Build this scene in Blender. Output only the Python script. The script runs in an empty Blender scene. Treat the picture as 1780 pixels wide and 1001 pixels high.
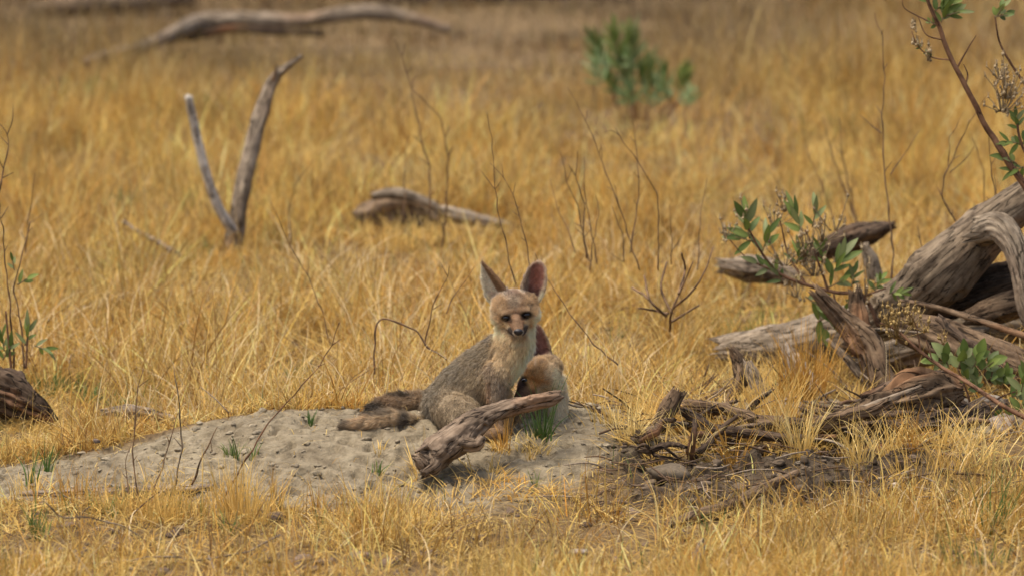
import bpy, math, random
import numpy as np
from mathutils import Vector, kdtree
from mathutils.bvhtree import BVHTree

rng = np.random.default_rng(7)
random.seed(7)
sc = bpy.context.scene
COL = sc.collection

# ------------------------------------------------------------------ camera, sky, sun, exposure
FPX, CX, CY = 12100.0, 890.0, 500.5
CAMZ, PITCH = 1.8, math.radians(6.98)
cd = bpy.data.cameras.new('camera')
cam = bpy.data.objects.new('camera', cd)
COL.objects.link(cam)
cd.sensor_width = 36.0
cd.lens = FPX / 1780.0 * 36.0
cd.clip_start, cd.clip_end = 0.5, 2000.0
cam.location = (0, 0, CAMZ)
cam.rotation_euler = (math.pi / 2 - PITCH, 0, 0)
cd.dof.use_dof = True
cd.dof.focus_distance = 12.05
cd.dof.aperture_fstop = 6.6
sc.camera = cam

SUN_EL, SUN_ROT = math.radians(58), math.radians(-150)
w = bpy.data.worlds.new('World')
sc.world = w
w.use_nodes = True
nt = w.node_tree
bg = nt.nodes['Background']
sky = nt.nodes.new('ShaderNodeTexSky')
sky.sky_type = 'NISHITA'
sky.sun_disc = False
sky.sun_elevation = SUN_EL
sky.sun_rotation = SUN_ROT
sky.dust_density = 5.0
sky.air_density = 1.0
sky.ozone_density = 0.4
nt.links.new(sky.outputs[0], bg.inputs[0])
bg.inputs[1].default_value = 0.13

sd = bpy.data.lights.new('sun', 'SUN')
sun = bpy.data.objects.new('sun', sd)
COL.objects.link(sun)
sd.energy = 2.1
sd.angle = math.radians(24)
sd.color = (1.0, 0.93, 0.82)
# from up, a little behind the foxes and to the left
sdir = Vector((-0.35, -0.10, 1.0)).normalized()
sun.rotation_euler = sdir.to_track_quat('Z', 'Y').to_euler()
SUN_EL = math.asin(sdir.z)
sky.sun_elevation = SUN_EL
sky.sun_rotation = math.atan2(sdir.x, sdir.y)

sc.view_settings.view_transform = 'Standard'
sc.view_settings.look = 'None'
sc.view_settings.exposure = 0.72
sc.view_settings.gamma = 1.0
sc.render.engine = 'CYCLES'
sc.cycles.max_bounces = 6
sc.cycles.diffuse_bounces = 4
sc.cycles.glossy_bounces = 2
sc.cycles.transmission_bounces = 4
sc.cycles.use_denoising = True
try:
    sc.cycles.denoising_prefilter = 'ACCURATE'
except Exception:
    pass

# ------------------------------------------------------------------ maths helpers
CP, SP = math.cos(PITCH), math.sin(PITCH)


def P(px, py, Y):
    """the point at depth Y that the photograph shows at px, py"""
    a, b = (px - CX) / FPX, (CY - py) / FPX
    d = (a, CP + b * SP, -SP + b * CP)
    t = Y / d[1]
    return Vector((d[0] * t, Y, CAMZ + d[2] * t))


def M(px, Y=12.0):
    return px * Y / (FPX * CP)


def _h3(i, j, k, s):
    n = (i * 374761393 + j * 668265263 + k * 1274126177 + s * 974634777) & 0xffffffff
    n = ((n ^ (n >> 13)) * 1274126177) & 0xffffffff
    n = (n ^ (n >> 16)) & 0xffffffff
    return n / 4294967295.0


def vn(x, y, z=0.0, s=0):
    x, y, z = np.broadcast_arrays(np.asarray(x, float), np.asarray(y, float), np.asarray(z, float))
    xi, yi, zi = np.floor(x).astype(np.int64), np.floor(y).astype(np.int64), np.floor(z).astype(np.int64)
    fx, fy, fz = x - xi, y - yi, z - zi
    fx, fy, fz = [f * f * (3 - 2 * f) for f in (fx, fy, fz)]
    r = 0
    for a in (0, 1):
        for b in (0, 1):
            for c in (0, 1):
                wgt = (fx if a else 1 - fx) * (fy if b else 1 - fy) * (fz if c else 1 - fz)
                r = r + wgt * _h3(xi + a, yi + b, zi + c, s)
    return r * 2 - 1


def fbm(x, y, z=0.0, o=4, s=0):
    r, a, t = 0, 1.0, 0
    for i in range(o):
        r = r + a * vn(np.asarray(x) * 2 ** i, np.asarray(y) * 2 ** i, np.asarray(z) * 2 ** i, s + i * 17)
        t += a
        a *= 0.5
    return r / t


def sstep(a, b, x):
    t = np.clip((x - a) / (b - a), 0, 1)
    return t * t * (3 - 2 * t)


def mound_mask(x, y):
    """1 on the bare sand"""
    x = np.asarray(x, float); y = np.asarray(y, float)
    e = 0.12 * fbm(x * 7, y * 4, 0, 4, 5)
    # a tongue of sand from the left edge to just right of the foxes
    front = 11.61 + 0.03 * np.sin(x * 6) + 0.28 * sstep(0.0, 0.35, x)
    back = 12.14 + 0.10 * sstep(-0.5, 0.2, x) + 0.10 * sstep(0.05, 0.3, x)
    m = sstep(front - .08, front + .08, y + e) * (1 - sstep(back - .03, back + .05, y + e))
    m = m * sstep(-1.25, -1.0, x + e) * (1 - sstep(0.16, 0.34, x + e * 1.5))
    # pale bare patches behind the small stump and under the dead wood
    m2 = np.exp(-(((x - 0.36) / 0.10) ** 2 + ((y - 12.62) / 0.22) ** 2))
    m3 = np.exp(-(((x - 0.56) / 0.12) ** 2 + ((y - 12.55) / 0.2) ** 2))
    m4 = np.exp(-(((x - 0.80) / 0.14) ** 2 + ((y - 12.3) / 0.25) ** 2))
    return np.clip(m + sstep(.35, .6, m2 + e * 2) + sstep(.35, .6, m3 + e * 2) + sstep(.4, .6, m4 + e * 2), 0, 1)


def bank_mask(x, y):
    """1 on the dark crumbled bank below the dead roots"""
    x = np.asarray(x, float); y = np.asarray(y, float)
    e = 0.06 * fbm(x * 7, y * 5, 3, 3, 9)
    return sstep(0.12, 0.24, x + e) * (1 - sstep(0.66, 0.80, x + e)) * sstep(11.5, 11.6, y + e) * (1 - sstep(11.92, 12.08, y + e))


def ground_h(x, y, fine=True):
    x = np.asarray(x, float); y = np.asarray(y, float)
    near = (1 - sstep(18, 24, y)) * sstep(9.0, 10.0, y)
    h = 0.012 * fbm(x * 2.2, y * 1.6, 0, 3, 1) * near
    crest = 0.10 * sstep(-0.98, -0.35, x) * (1 - sstep(0.12, 0.36, x))
    prof = sstep(11.55, 12.06, y) * (1 - sstep(12.12, 12.6, y))
    h = h + crest * prof
    # raised ground at the right that carries the dead wood, with a crumbled front
    bank = 0.045 * sstep(0.12, 0.34, x) * sstep(11.70, 11.98, y + 0.05 * fbm(x * 6, y, 2, 2, 21)) * (1 - sstep(12.5, 13.1, y))
    h = h + bank
    h = h - .07 * np.exp(-((x - .44) / .2) ** 4 - ((y - 12.02) / .07) ** 2)
    # slow rise of the field to the back
    h = h + 0.02 * sstep(14, 20, y) * fbm(x * 0.8, y * 0.5, 5, 2, 31)
    if fine:
        mm = mound_mask(x, y)
        bm = bank_mask(x, y)
        h = h + mm * (0.009 * fbm(x * 9, y * 9, 0, 4, 41) + 0.008 * np.abs(fbm(x * 38, y * 38, 0, 3, 43)) - 0.010 * sstep(.16, .36, fbm(x * 42, y * 30, 2, 2, 47)) - 0.008 * sstep(.28, .42, fbm(x * 17, y * 14, 8, 2, 48)))
        lg = fbm(x * 9, y * 9, 0, 3, 51)
        h = h + bm * (0.02 * lg + 0.020 * sstep(.0, .10, fbm(x * 17, y * 13, 4, 3, 57)) + 0.012 * np.abs(fbm(x * 45, y * 45, 0, 3, 53)) - .03 * sstep(.22, .34, fbm(x * 13, y * 13, 7, 2, 59)))
    return h


def gz(x, y):
    return float(ground_h(x, y))


def on_ground(px, py, y0=9.5):
    """where the line of sight through px, py meets the ground"""
    Y = np.arange(y0, 40, 0.01)
    a, b = (px - CX) / FPX, (CY - py) / FPX
    t = Y / (CP + b * SP)
    x, z = a * t, CAMZ + (-SP + b * CP) * t
    below = z < ground_h(x, Y, False)
    i = int(np.argmax(below)) if below.any() else len(Y) - 1
    return float(Y[i])


# ------------------------------------------------------------------ mesh helpers
def make_mesh(name, verts, faces=None, quads=None, tris=None, mat=None, parent=None, smooth=True, attrs=None):
    """verts (n,3); quads (m,4) and/or tris (k,3) arrays"""
    me = bpy.data.meshes.new(name)
    verts = np.asarray(verts, dtype=np.float32)
    loops, starts = [], []
    pos = 0
    if quads is not None and len(quads):
        q = np.asarray(quads, dtype=np.int32)
        loops.append(q.ravel()); starts.append(pos + np.arange(len(q)) * 4); pos += q.size
    if tris is not None and len(tris):
        t = np.asarray(tris, dtype=np.int32)
        loops.append(t.ravel()); starts.append(pos + np.arange(len(t)) * 3); pos += t.size
    loops = np.concatenate(loops); starts = np.concatenate(starts).astype(np.int32)
    me.vertices.add(len(verts)); me.vertices.foreach_set('co', verts.ravel())
    me.loops.add(len(loops)); me.loops.foreach_set('vertex_index', loops)
    me.polygons.add(len(starts)); me.polygons.foreach_set('loop_start', starts)
    me.update(calc_edges=True)
    if smooth:
        me.polygons.foreach_set('use_smooth', np.ones(len(starts), dtype=bool))
    for k, v in (attrs or {}).items():
        v = np.asarray(v, dtype=np.float32)
        if v.ndim == 1:
            a = me.attributes.new(k, 'FLOAT', 'POINT'); a.data.foreach_set('value', v)
        else:
            a = me.attributes.new(k, 'FLOAT_VECTOR', 'POINT'); a.data.foreach_set('vector', v.ravel())
    if mat:
        me.materials.append(mat)
    o = bpy.data.objects.new(name, me)
    COL.objects.link(o)
    if parent:
        o.parent = parent
    return o


def tag(o, label=None, cat=None, group=None, kind=None):
    if label: o['label'] = label
    if cat: o['category'] = cat
    if group: o['group'] = group
    if kind: o['kind'] = kind
    return o


def empty(name):
    o = bpy.data.objects.new(name, None)
    COL.objects.link(o)
    return o


def catmull(pts, n):
    """pts (k,d) resampled to n points"""
    p = np.asarray(pts, float)
    if len(p) == 2:
        t = np.linspace(0, 1, n)[:, None]
        return p[0] * (1 - t) + p[1] * t
    k = len(p)
    ext = np.vstack([2 * p[0] - p[1], p, 2 * p[-1] - p[-2]])
    seg = np.linalg.norm(np.diff(p[:, :3], axis=0), axis=1)
    cum = np.concatenate([[0], np.cumsum(seg)])
    t = np.linspace(0, cum[-1], n)
    idx = np.clip(np.searchsorted(cum, t, 'right') - 1, 0, k - 2)
    u = ((t - cum[idx]) / np.maximum(seg[idx], 1e-9))[:, None]
    p0, p1, p2, p3 = ext[idx], ext[idx + 1], ext[idx + 2], ext[idx + 3]
    return 0.5 * ((2 * p1) + (-p0 + p2) * u + (2 * p0 - 5 * p1 + 4 * p2 - p3) * u ** 2 + (-p0 + 3 * p1 - 3 * p2 + p3) * u ** 3)


def frames(c):
    t = np.gradient(c, axis=0)
    t /= np.maximum(np.linalg.norm(t, axis=1)[:, None], 1e-12)
    n = np.zeros_like(t)
    a = np.array([0.0, 0.0, 1.0]) if abs(t[0][2]) < 0.9 else np.array([0.0, 1.0, 0.0])
    v = a - t[0] * a.dot(t[0])
    n[0] = v / np.linalg.norm(v)
    for i in range(1, len(c)):
        v = n[i - 1] - t[i] * n[i - 1].dot(t[i])
        n[i] = v / max(np.linalg.norm(v), 1e-9)
    return t, n, np.cross(t, n)


class Geo:
    def __init__(self):
        self.v, self.q, self.t, self.a, self.n = [], [], [], {}, 0

    def add(self, v, q=None, t=None, **attrs):
        v = np.asarray(v, float)
        self.v.append(v)
        if q is not None and len(q): self.q.append(np.asarray(q) + self.n)
        if t is not None and len(t): self.t.append(np.asarray(t) + self.n)
        for k, x in attrs.items():
            self.a.setdefault(k, []).append(np.asarray(x, float))
        self.n += len(v)

    def build(self, name, mat, parent=None, smooth=True):
        return make_mesh(name, np.vstack(self.v), quads=np.vstack(self.q) if self.q else None,
                         tris=np.vstack(self.t) if self.t else None, mat=mat, parent=parent, smooth=smooth,
                         attrs={k: np.concatenate(x) for k, x in self.a.items()})


def tube(g, pts, nl=40, nc=20, rough=0.0, groove=0.0, kfreq=9.0, flat=1.0, jag=0.0, seed=0, closed=True, knots=0, kink=0.0, flatang=0.0):
    """pts: (x,y,z,r) rows. Adds a limb with real grooves, bumps and torn ends to g."""
    c4 = catmull(pts, nl)
    c, r = c4[:, :3].copy(), np.maximum(c4[:, 3], 1e-4)
    L = np.concatenate([[0], np.cumsum(np.linalg.norm(np.diff(c, axis=0), axis=1))])
    if kink:
        c += np.stack([fbm(L * 30, seed + i * 7.3, 0, 2, seed + i) for i in range(3)], 1) * kink * r[:, None]
    t, n, b = frames(c)
    th = np.linspace(0, 2 * math.pi, nc, endpoint=False)
    ct, st = np.cos(th), np.sin(th)
    Lg, TH = np.meshgrid(L, th, indexing='ij')
    rm = float(np.mean(r))
    rr = np.ones_like(Lg)
    if rough:
        rr += rough * fbm(np.cos(TH) * 1.3 + seed, np.sin(TH) * 1.3, Lg / max(rm, 1e-4) * 0.45, 4, seed)
    if groove:
        tw = TH + 0.35 * vn(Lg / rm * .25, seed, 0, seed + 3)
        gn = fbm(np.cos(tw) * kfreq * .5 + seed, np.sin(tw) * kfreq * .5, Lg / rm * 0.22, 3, seed + 5)
        rr += groove * (gn - 2.2 * np.clip(0.16 - np.abs(gn + .1), 0, 1))
    if groove and nc >= 40:
        rr += .05 * fbm(np.cos(TH) * kfreq * 1.6 + seed, np.sin(TH) * kfreq * 1.6, Lg / rm * .5, 3, seed + 9)
    for k in range(knots):
        kl, kt = random.uniform(.1, .9) * L[-1], random.uniform(0, 6.28)
        dd = ((Lg - kl) / (rm * .5)) ** 2 + (np.angle(np.exp(1j * (TH - kt))) / .45) ** 2
        rr += .22 * np.exp(-dd) - .35 * np.exp(-dd * 7)
    R = r[:, None] * rr
    X, Z = ct[None] * R, st[None] * R * flat
    if flatang:
        ca, sa = math.cos(flatang), math.sin(flatang)
        X, Z = X * ca - Z * sa, X * sa + Z * ca
    V = c[:, None, :] + n[:, None, :] * X[..., None] + b[:, None, :] * Z[..., None]
    if jag:
        for end, sgn in ((0, -1), (nl - 1, 1)):
            fall = np.exp(-np.abs(np.arange(nl) - end) / max(1.5, nl * .03))
            jn = np.abs(fbm(ct * 4 + seed, st * 4, end, 3, seed + 11)) * 2.4
            V += (t[end] * sgn)[None, None, :] * (fall[:, None] * jn[None] * r[end] * jag)[..., None]
    grain = np.stack([np.broadcast_to(ct, Lg.shape) * r[:, None], np.broadcast_to(st, Lg.shape) * r[:, None], Lg + seed * 0.37], -1)
    V = V.reshape(-1, 3)
    grain = grain.reshape(-1, 3)
    i = np.arange(nl - 1)[:, None] * nc
    j = np.arange(nc)[None]
    j2 = (j + 1) % nc
    q = np.stack([i + j, i + j2, i + nc + j2, i + nc + j], -1).reshape(-1, 4)
    tr = []
    if closed:
        v2 = [c[0] + t[0] * r[0] * .25, c[-1] - t[-1] * r[-1] * .25]
        nb = len(V)
        V = np.vstack([V, v2]); grain = np.vstack([grain, [[0, 0, L[0] + seed * .37], [0, 0, L[-1] + seed * .37]]])
        a0 = np.arange(nc)
        tr = np.vstack([np.stack([np.full(nc, nb), (a0 + 1) % nc, a0], 1),
                        np.stack([np.full(nc, nb + 1), (nl - 1) * nc + a0, (nl - 1) * nc + (a0 + 1) % nc], 1)])
    g.add(V, q, tr, grain=grain)
    return c4


# ------------------------------------------------------------------ materials
def new_mat(name):
    m = bpy.data.materials.new(name)
    m.use_nodes = True
    t = m.node_tree
    return m, t, t.nodes['Principled BSDF']


def nd(t, kind, **kw):
    n = t.nodes.new(kind)
    for k, v in kw.items():
        setattr(n, k, v)
    return n


def ramp(t, stops, fac=None):
    n = t.nodes.new('ShaderNodeValToRGB')
    e = n.color_ramp.elements
    while len(e) > 1: e.remove(e[-1])
    e[0].position, e[0].color = stops[0][0], (*stops[0][1], 1)
    for p, c in stops[1:]:
        x = e.new(p); x.color = (*c, 1)
    if fac is not None: t.links.new(fac, n.inputs[0])
    return n


def mixc(t, fac, a, b, blend='MIX'):
    n = t.nodes.new('ShaderNodeMix'); n.data_type = 'RGBA'; n.blend_type = blend
    for s, v in ((0, fac), (6, a), (7, b)):
        if hasattr(v, 'links'): t.links.new(v, n.inputs[s])
        elif s == 0: n.inputs[0].default_value = v
        else: n.inputs[s].default_value = (*v, 1)
    return n.outputs[2]


def wood_mat(name, pale, mid, dark, rust=(.30, .12, .04), rustamt=.25, bump=1.0):
    m, t, p = new_mat(name)
    at = nd(t, 'ShaderNodeAttribute', attribute_name='grain')
    mp = nd(t, 'ShaderNodeMapping'); mp.inputs['Scale'].default_value = (1, 1, 0.16)
    t.links.new(at.outputs['Vector'], mp.inputs['Vector'])
    fine = nd(t, 'ShaderNodeTexNoise'); fine.inputs['Scale'].default_value = 260; fine.inputs['Detail'].default_value = 6; fine.inputs['Roughness'].default_value = .65
    t.links.new(mp.outputs[0], fine.inputs['Vector'])
    mp2 = nd(t, 'ShaderNodeMapping'); mp2.inputs['Scale'].default_value = (1, 1, 0.35)
    t.links.new(at.outputs['Vector'], mp2.inputs['Vector'])
    big = nd(t, 'ShaderNodeTexNoise'); big.inputs['Scale'].default_value = 28; big.inputs['Detail'].default_value = 5
    t.links.new(mp2.outputs[0], big.inputs['Vector'])
    c1 = ramp(t, [(.30, dark), (.46, mid), (.66, pale)], fine.outputs[0])
    c2 = ramp(t, [(.32, tuple(x * .45 for x in dark)), (.5, mid), (.68, pale)], big.outputs[0])
    col = mixc(t, .5, c1.outputs[0], c2.outputs[0])
    rn = nd(t, 'ShaderNodeTexNoise'); rn.inputs['Scale'].default_value = 14; rn.inputs['Detail'].default_value = 4
    t.links.new(mp2.outputs[0], rn.inputs['Vector'])
    rr = ramp(t, [(.56, (0, 0, 0)), (.70, (1, 1, 1))], rn.outputs[0])
    ml = nd(t, 'ShaderNodeMath', operation='MULTIPLY'); ml.inputs[1].default_value = rustamt
    t.links.new(rr.outputs[0], ml.inputs[0])
    col = mixc(t, ml.outputs[0], col, rust)
    # dark weather stains and grey lichen, not following the grain
    st = nd(t, 'ShaderNodeTexNoise'); st.inputs['Scale'].default_value = 42; st.inputs['Detail'].default_value = 6; st.inputs['Roughness'].default_value = .7
    t.links.new(at.outputs['Vector'], st.inputs['Vector'])
    sr = ramp(t, [(.36, (.45, .42, .40)), (.5, (1, 1, 1)), (.66, (1.25, 1.25, 1.22))], st.outputs[0])
    col = mixc(t, .85, col, mixc(t, 1.0, col, sr.outputs[0], 'MULTIPLY'))
    # thin cracks along the grain
    ck = nd(t, 'ShaderNodeTexNoise'); ck.inputs['Scale'].default_value = 75; ck.inputs['Detail'].default_value = 3; ck.inputs['Distortion'].default_value = .4
    mp3 = nd(t, 'ShaderNodeMapping'); mp3.inputs['Scale'].default_value = (1, 1, 0.12)
    t.links.new(at.outputs['Vector'], mp3.inputs['Vector']); t.links.new(mp3.outputs[0], ck.inputs['Vector'])
    cr = ramp(t, [(.478, (1, 1, 1)), (.496, (.12, .12, .12)), (.504, (.12, .12, .12)), (.522, (1, 1, 1))], ck.outputs[0])
    col = mixc(t, cr.outputs[0], tuple(x * .28 for x in dark), col)
    t.links.new(col, p.inputs['Base Color'])
    p.inputs['Roughness'].default_value = .92
    p.inputs['Specular IOR Level'].default_value = .15
    ad = nd(t, 'ShaderNodeMath', operation='MULTIPLY_ADD'); ad.inputs[1].default_value = .5
    t.links.new(fine.outputs[0], ad.inputs[0]); t.links.new(cr.outputs[0], ad.inputs[2])
    b = nd(t, 'ShaderNodeBump'); b.inputs['Strength'].default_value = .8 * bump; b.inputs['Distance'].default_value = .003
    t.links.new(ad.outputs[0], b.inputs['Height']); t.links.new(b.outputs[0], p.inputs['Normal'])
    return m


def attr_mat(name, rough=.8, translucent=0.0, spec=.1, noise=0.0):
    """colour from the 'col' attribute, some light passing through thin blades"""
    m, t, p = new_mat(name)
    at = nd(t, 'ShaderNodeAttribute', attribute_name='col')
    col = at.outputs['Color']
    if noise:
        tc = nd(t, 'ShaderNodeTexCoord')
        n = nd(t, 'ShaderNodeTexNoise'); n.inputs['Scale'].default_value = 220; n.inputs['Detail'].default_value = 3
        t.links.new(tc.outputs['Object'], n.inputs['Vector'])
        r = ramp(t, [(.3, (1 - noise,) * 3), (.7, (1 + noise,) * 3)], n.outputs[0])
        col = mixc(t, 1.0, col, r.outputs[0], 'MULTIPLY')
    t.links.new(col, p.inputs['Base Color'])
    p.inputs['Roughness'].default_value = rough
    p.inputs['Specular IOR Level'].default_value = spec
    if translucent:
        tr = nd(t, 'ShaderNodeBsdfTranslucent')
        t.links.new(col, tr.inputs[0])
        mx = nd(t, 'ShaderNodeMixShader'); mx.inputs[0].default_value = translucent
        t.links.new(p.outputs[0], mx.inputs[1]); t.links.new(tr.outputs[0], mx.inputs[2])
        t.links.new(mx.outputs[0], t.nodes['Material Output'].inputs[0])
    return m


W_GREY = wood_mat('weathered_grey_wood', (.36, .29, .21), (.21, .16, .11), (.07, .05, .035), rustamt=.25)
W_PALE = wood_mat('bleached_wood', (.38, .31, .225), (.245, .19, .13), (.10, .075, .05), rustamt=.15)
W_BROWN = wood_mat('brown_dead_wood', (.24, .165, .10), (.135, .088, .052), (.04, .025, .015), rustamt=.5)
W_TRUNK = wood_mat('old_trunk_wood', (.30, .232, .158), (.165, .122, .08), (.045, .032, .022), rustamt=.25)
W_GREYBROWN = wood_mat('grey_brown_rotten_wood', (.30, .225, .15), (.17, .122, .078), (.055, .038, .025), rustamt=.1)
W_PRONG = wood_mat('silver_grey_wood', (.66, .61, .53), (.50, .45, .38), (.20, .17, .135), rustamt=.03)
W_DARK = wood_mat('dark_rotten_wood', (.15, .105, .07), (.08, .053, .034), (.02, .014, .009), rustamt=.6)
W_STICK = wood_mat('old_branch_wood', (.34, .255, .175), (.19, .135, .09), (.075, .05, .034), rustamt=.35)
W_TWIG = wood_mat('bare_twig_bark', (.27, .175, .10), (.18, .11, .062), (.09, .055, .03), rustamt=.2, bump=.3)
W_STEM = wood_mat('brown_stem_bark', (.25, .14, .08), (.17, .09, .05), (.09, .045, .025), rustamt=.2, bump=.3)
GRASS = attr_mat('dry_grass_blade', .7, .35, .25)
LEAF = attr_mat('green_leaf', .55, .3, .3)
STRAW = attr_mat('straw_stalk', .75, .15, .2)
FUR = attr_mat('fur_hair', .8, .35, .12)
SKIN = attr_mat('fur_skin', .9, 0, .05, .25)
CLOD = attr_mat('dry_earth_clod', .95, 0, .05, .3)

# ground material
mg, t, p = new_mat('dry_ground')
geo = nd(t, 'ShaderNodeTexCoord')
asand = nd(t, 'ShaderNodeAttribute', attribute_name='sand')
abank = nd(t, 'ShaderNodeAttribute', attribute_name='bank')
n1 = nd(t, 'ShaderNodeTexNoise'); n1.inputs['Scale'].default_value = 45; n1.inputs['Detail'].default_value = 8; n1.inputs['Roughness'].default_value = .65
n2 = nd(t, 'ShaderNodeTexNoise'); n2.inputs['Scale'].default_value = 5; n2.inputs['Detail'].default_value = 5
n3 = nd(t, 'ShaderNodeTexVoronoi'); n3.inputs['Scale'].default_value = 75
for n in (n1, n2, n3): t.links.new(geo.outputs['Object'], n.inputs['Vector'])
litter = ramp(t, [(.3, (.06, .038, .02)), (.5, (.16, .105, .05)), (.7, (.28, .19, .085))], n1.outputs[0])
sandc = ramp(t, [(.28, (.12, .095, .062)), (.45, (.225, .185, .122)), (.62, (.31, .262, .178))], n1.outputs[0])
sandd = ramp(t, [(.35, (.78, .75, .72)), (.65, (1.06, 1.04, 1.0))], n2.outputs[0])
sandc2 = mixc(t, 1.0, sandc.outputs[0], sandd.outputs[0], 'MULTIPLY')
pit = ramp(t, [(.0, (.5, .46, .42)), (.14, (1, 1, 1))], n3.outputs['Distance'])
sandc3 = mixc(t, .55, sandc2, mixc(t, 1.0, sandc2, pit.outputs[0], 'MULTIPLY'))
bankc = ramp(t, [(.3, (.028, .019, .012)), (.5, (.075, .054, .035)), (.7, (.145, .11, .072))], n1.outputs[0])  # dark soil, with shade of the hollow under the roots put into its colour
c = mixc(t, asand.outputs['Fac'], litter.outputs[0], sandc3)
c = mixc(t, abank.outputs['Fac'], c, bankc.outputs[0])
t.links.new(c, p.inputs['Base Color'])
p.inputs['Roughness'].default_value = .95
p.inputs['Specular IOR Level'].default_value = .1
b = nd(t, 'ShaderNodeBump'); b.inputs['Strength'].default_value = 1.0; b.inputs['Distance'].default_value = .012
t.links.new(n1.outputs[0], b.inputs['Height']); t.links.new(b.outputs[0], p.inputs['Normal'])

# ------------------------------------------------------------------ ground
xs = np.unique(np.concatenate([-np.geomspace(2.2, 150, 24)[::-1], np.arange(-2.2, -1.0, .03), np.arange(-1.0, 1.0, .005), np.arange(1.0, 2.2, .03), np.geomspace(2.2, 150, 24)]))
ys = np.unique(np.concatenate([-np.geomspace(1, 60, 14)[::-1], np.linspace(-1, 10.4, 30), np.arange(10.4, 11.4, .02), np.arange(11.4, 11.6, .01), np.arange(11.6, 12.3, .005), np.arange(12.3, 12.8, .01), np.arange(12.8, 15, .03), np.arange(15, 26, .08), np.geomspace(26, 900, 40)]))
Yg, Xg = np.meshgrid(ys, xs, indexing='ij')
Zg = ground_h(Xg, Yg)
nx, ny = len(xs), len(ys)
ii = np.arange(ny - 1)[:, None] * nx + np.arange(nx - 1)[None]
quads = np.stack([ii, ii + 1, ii + nx + 1, ii + nx], -1).reshape(-1, 4)
tag(make_mesh('ground', np.stack([Xg, Yg, Zg], -1).reshape(-1, 3), quads=quads, mat=mg,
              attrs={'sand': mound_mask(Xg, Yg).ravel(), 'bank': bank_mask(Xg, Yg).ravel()}), kind='structure')

# ------------------------------------------------------------------ grass
def blades(g, x, y, L, az, lean, droop, wid, col, K=5, z=None, twist=None, tipcol=1.0):
    n = len(x)
    z = ground_h(x, y) if z is None else z
    twist = np.zeros(n) if twist is None else twist
    P0 = np.stack([x, y, z - .004], 1)
    psi = rng.uniform(-.9, .9, n)
    pts, wv = [P0], []
    cur = P0.copy()
    for k in range(K):
        tt = (k + .5) / K
        phi = lean + droop * tt ** 1.3
        a = az + twist * tt
        d = np.stack([np.sin(phi) * np.cos(a), np.sin(phi) * np.sin(a), np.cos(phi)], 1)
        cur = cur + d * (L / K)[:, None]
        cur[:, 2] = np.maximum(cur[:, 2], z + .002 + .003 * rng.random(n))
        pts.append(cur.copy())
    C = np.stack(pts, 1)                                      # n,K+1,3
    a = az + psi
    W = np.stack([-np.sin(a), np.cos(a), .25 * np.sin(psi)], 1)
    s = np.linspace(0, 1, K + 1)
    prof = (1 - .9 * s ** 1.6) * .5
    wd = W[:, None, :] * wid[:, None, None] * prof[None, :, None]
    V = np.stack([C - wd, C + wd], 2).reshape(-1, 3)
    base = (np.arange(n) * 2 * (K + 1))[:, None] + 2 * np.arange(K)[None]
    q = np.stack([base, base + 1, base + 3, base + 2], -1).reshape(-1, 4)
    shade = (1 + (tipcol - 1) * s)[None, :, None] * col[:, None, :]
    colv = np.repeat(shade, 2, axis=1).reshape(-1, 3)
    g.add(V, q, col=colv)


PAL = np.array([[.56, .385, .150], [.48, .300, .095], [.62, .46, .215], [.40, .235, .075], [.66, .52, .29], [.29, .175, .08], [.36, .27, .17]]) * np.array([1.10, 1.05, .70])


def grass_cols(n, x, y):
    """straw colours, patchy over the field"""
    patch = fbm(x * 1.6, y * .9, 0, 3, 71)
    far = sstep(17.0, 20.5, y)
    w_ = np.stack([np.full(n, .26), .22 + .15 * patch, .20 - .1 * patch * 1, .11 + .12 * patch, np.full(n, .11), .09 + .08 * np.abs(patch), np.full(n, .07)], 1)
    w_ = np.clip(w_, .005, 1)
    w_ /= w_.sum(1, keepdims=True)
    u = rng.random(n)[:, None]
    idx = (np.cumsum(w_, 1) < u).sum(1).clip(0, 6)
    c = PAL[idx] * rng.uniform(.82, 1.12, (n, 1))
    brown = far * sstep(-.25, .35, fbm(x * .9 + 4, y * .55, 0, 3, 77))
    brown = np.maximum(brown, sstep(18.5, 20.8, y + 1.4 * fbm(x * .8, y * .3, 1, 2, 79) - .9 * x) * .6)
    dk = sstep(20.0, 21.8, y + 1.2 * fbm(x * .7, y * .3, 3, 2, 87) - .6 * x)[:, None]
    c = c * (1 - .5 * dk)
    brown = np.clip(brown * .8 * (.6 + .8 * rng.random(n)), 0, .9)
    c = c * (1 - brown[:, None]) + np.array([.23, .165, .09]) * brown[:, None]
    return c


def in_view(x, y, m=.12):
    return np.abs(x) < y * .0736 + m


FOXES = [(-.10, 12.02, .14), (.03, 12.05, .13), (-.22, 12.03, .10)]


def grass_keep(x, y):
    m = np.clip(mound_mask(x, y) * 1.1 - .02, 0, 1)
    m = m * (1 - .30 * sstep(.05, .35, fbm(x * 7, y * 4, 6, 2, 85)) * (1 - sstep(11.72, 11.9, y)))
    bk = bank_mask(x, y)
    keep = 1 - m
    keep = keep * (1 - .85 * bk)
    # sparser among the dead wood
    wood = sstep(.25, .45, x) * sstep(11.9, 12.0, y) * (1 - sstep(13.0, 13.3, y))
    keep = keep * (1 - .62 * wood)
    for fx, fy, fr in FOXES:
        keep = keep * sstep(fr * .8, fr * 1.1, np.hypot(x - fx, (y - fy) * .8))
    return keep


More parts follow.
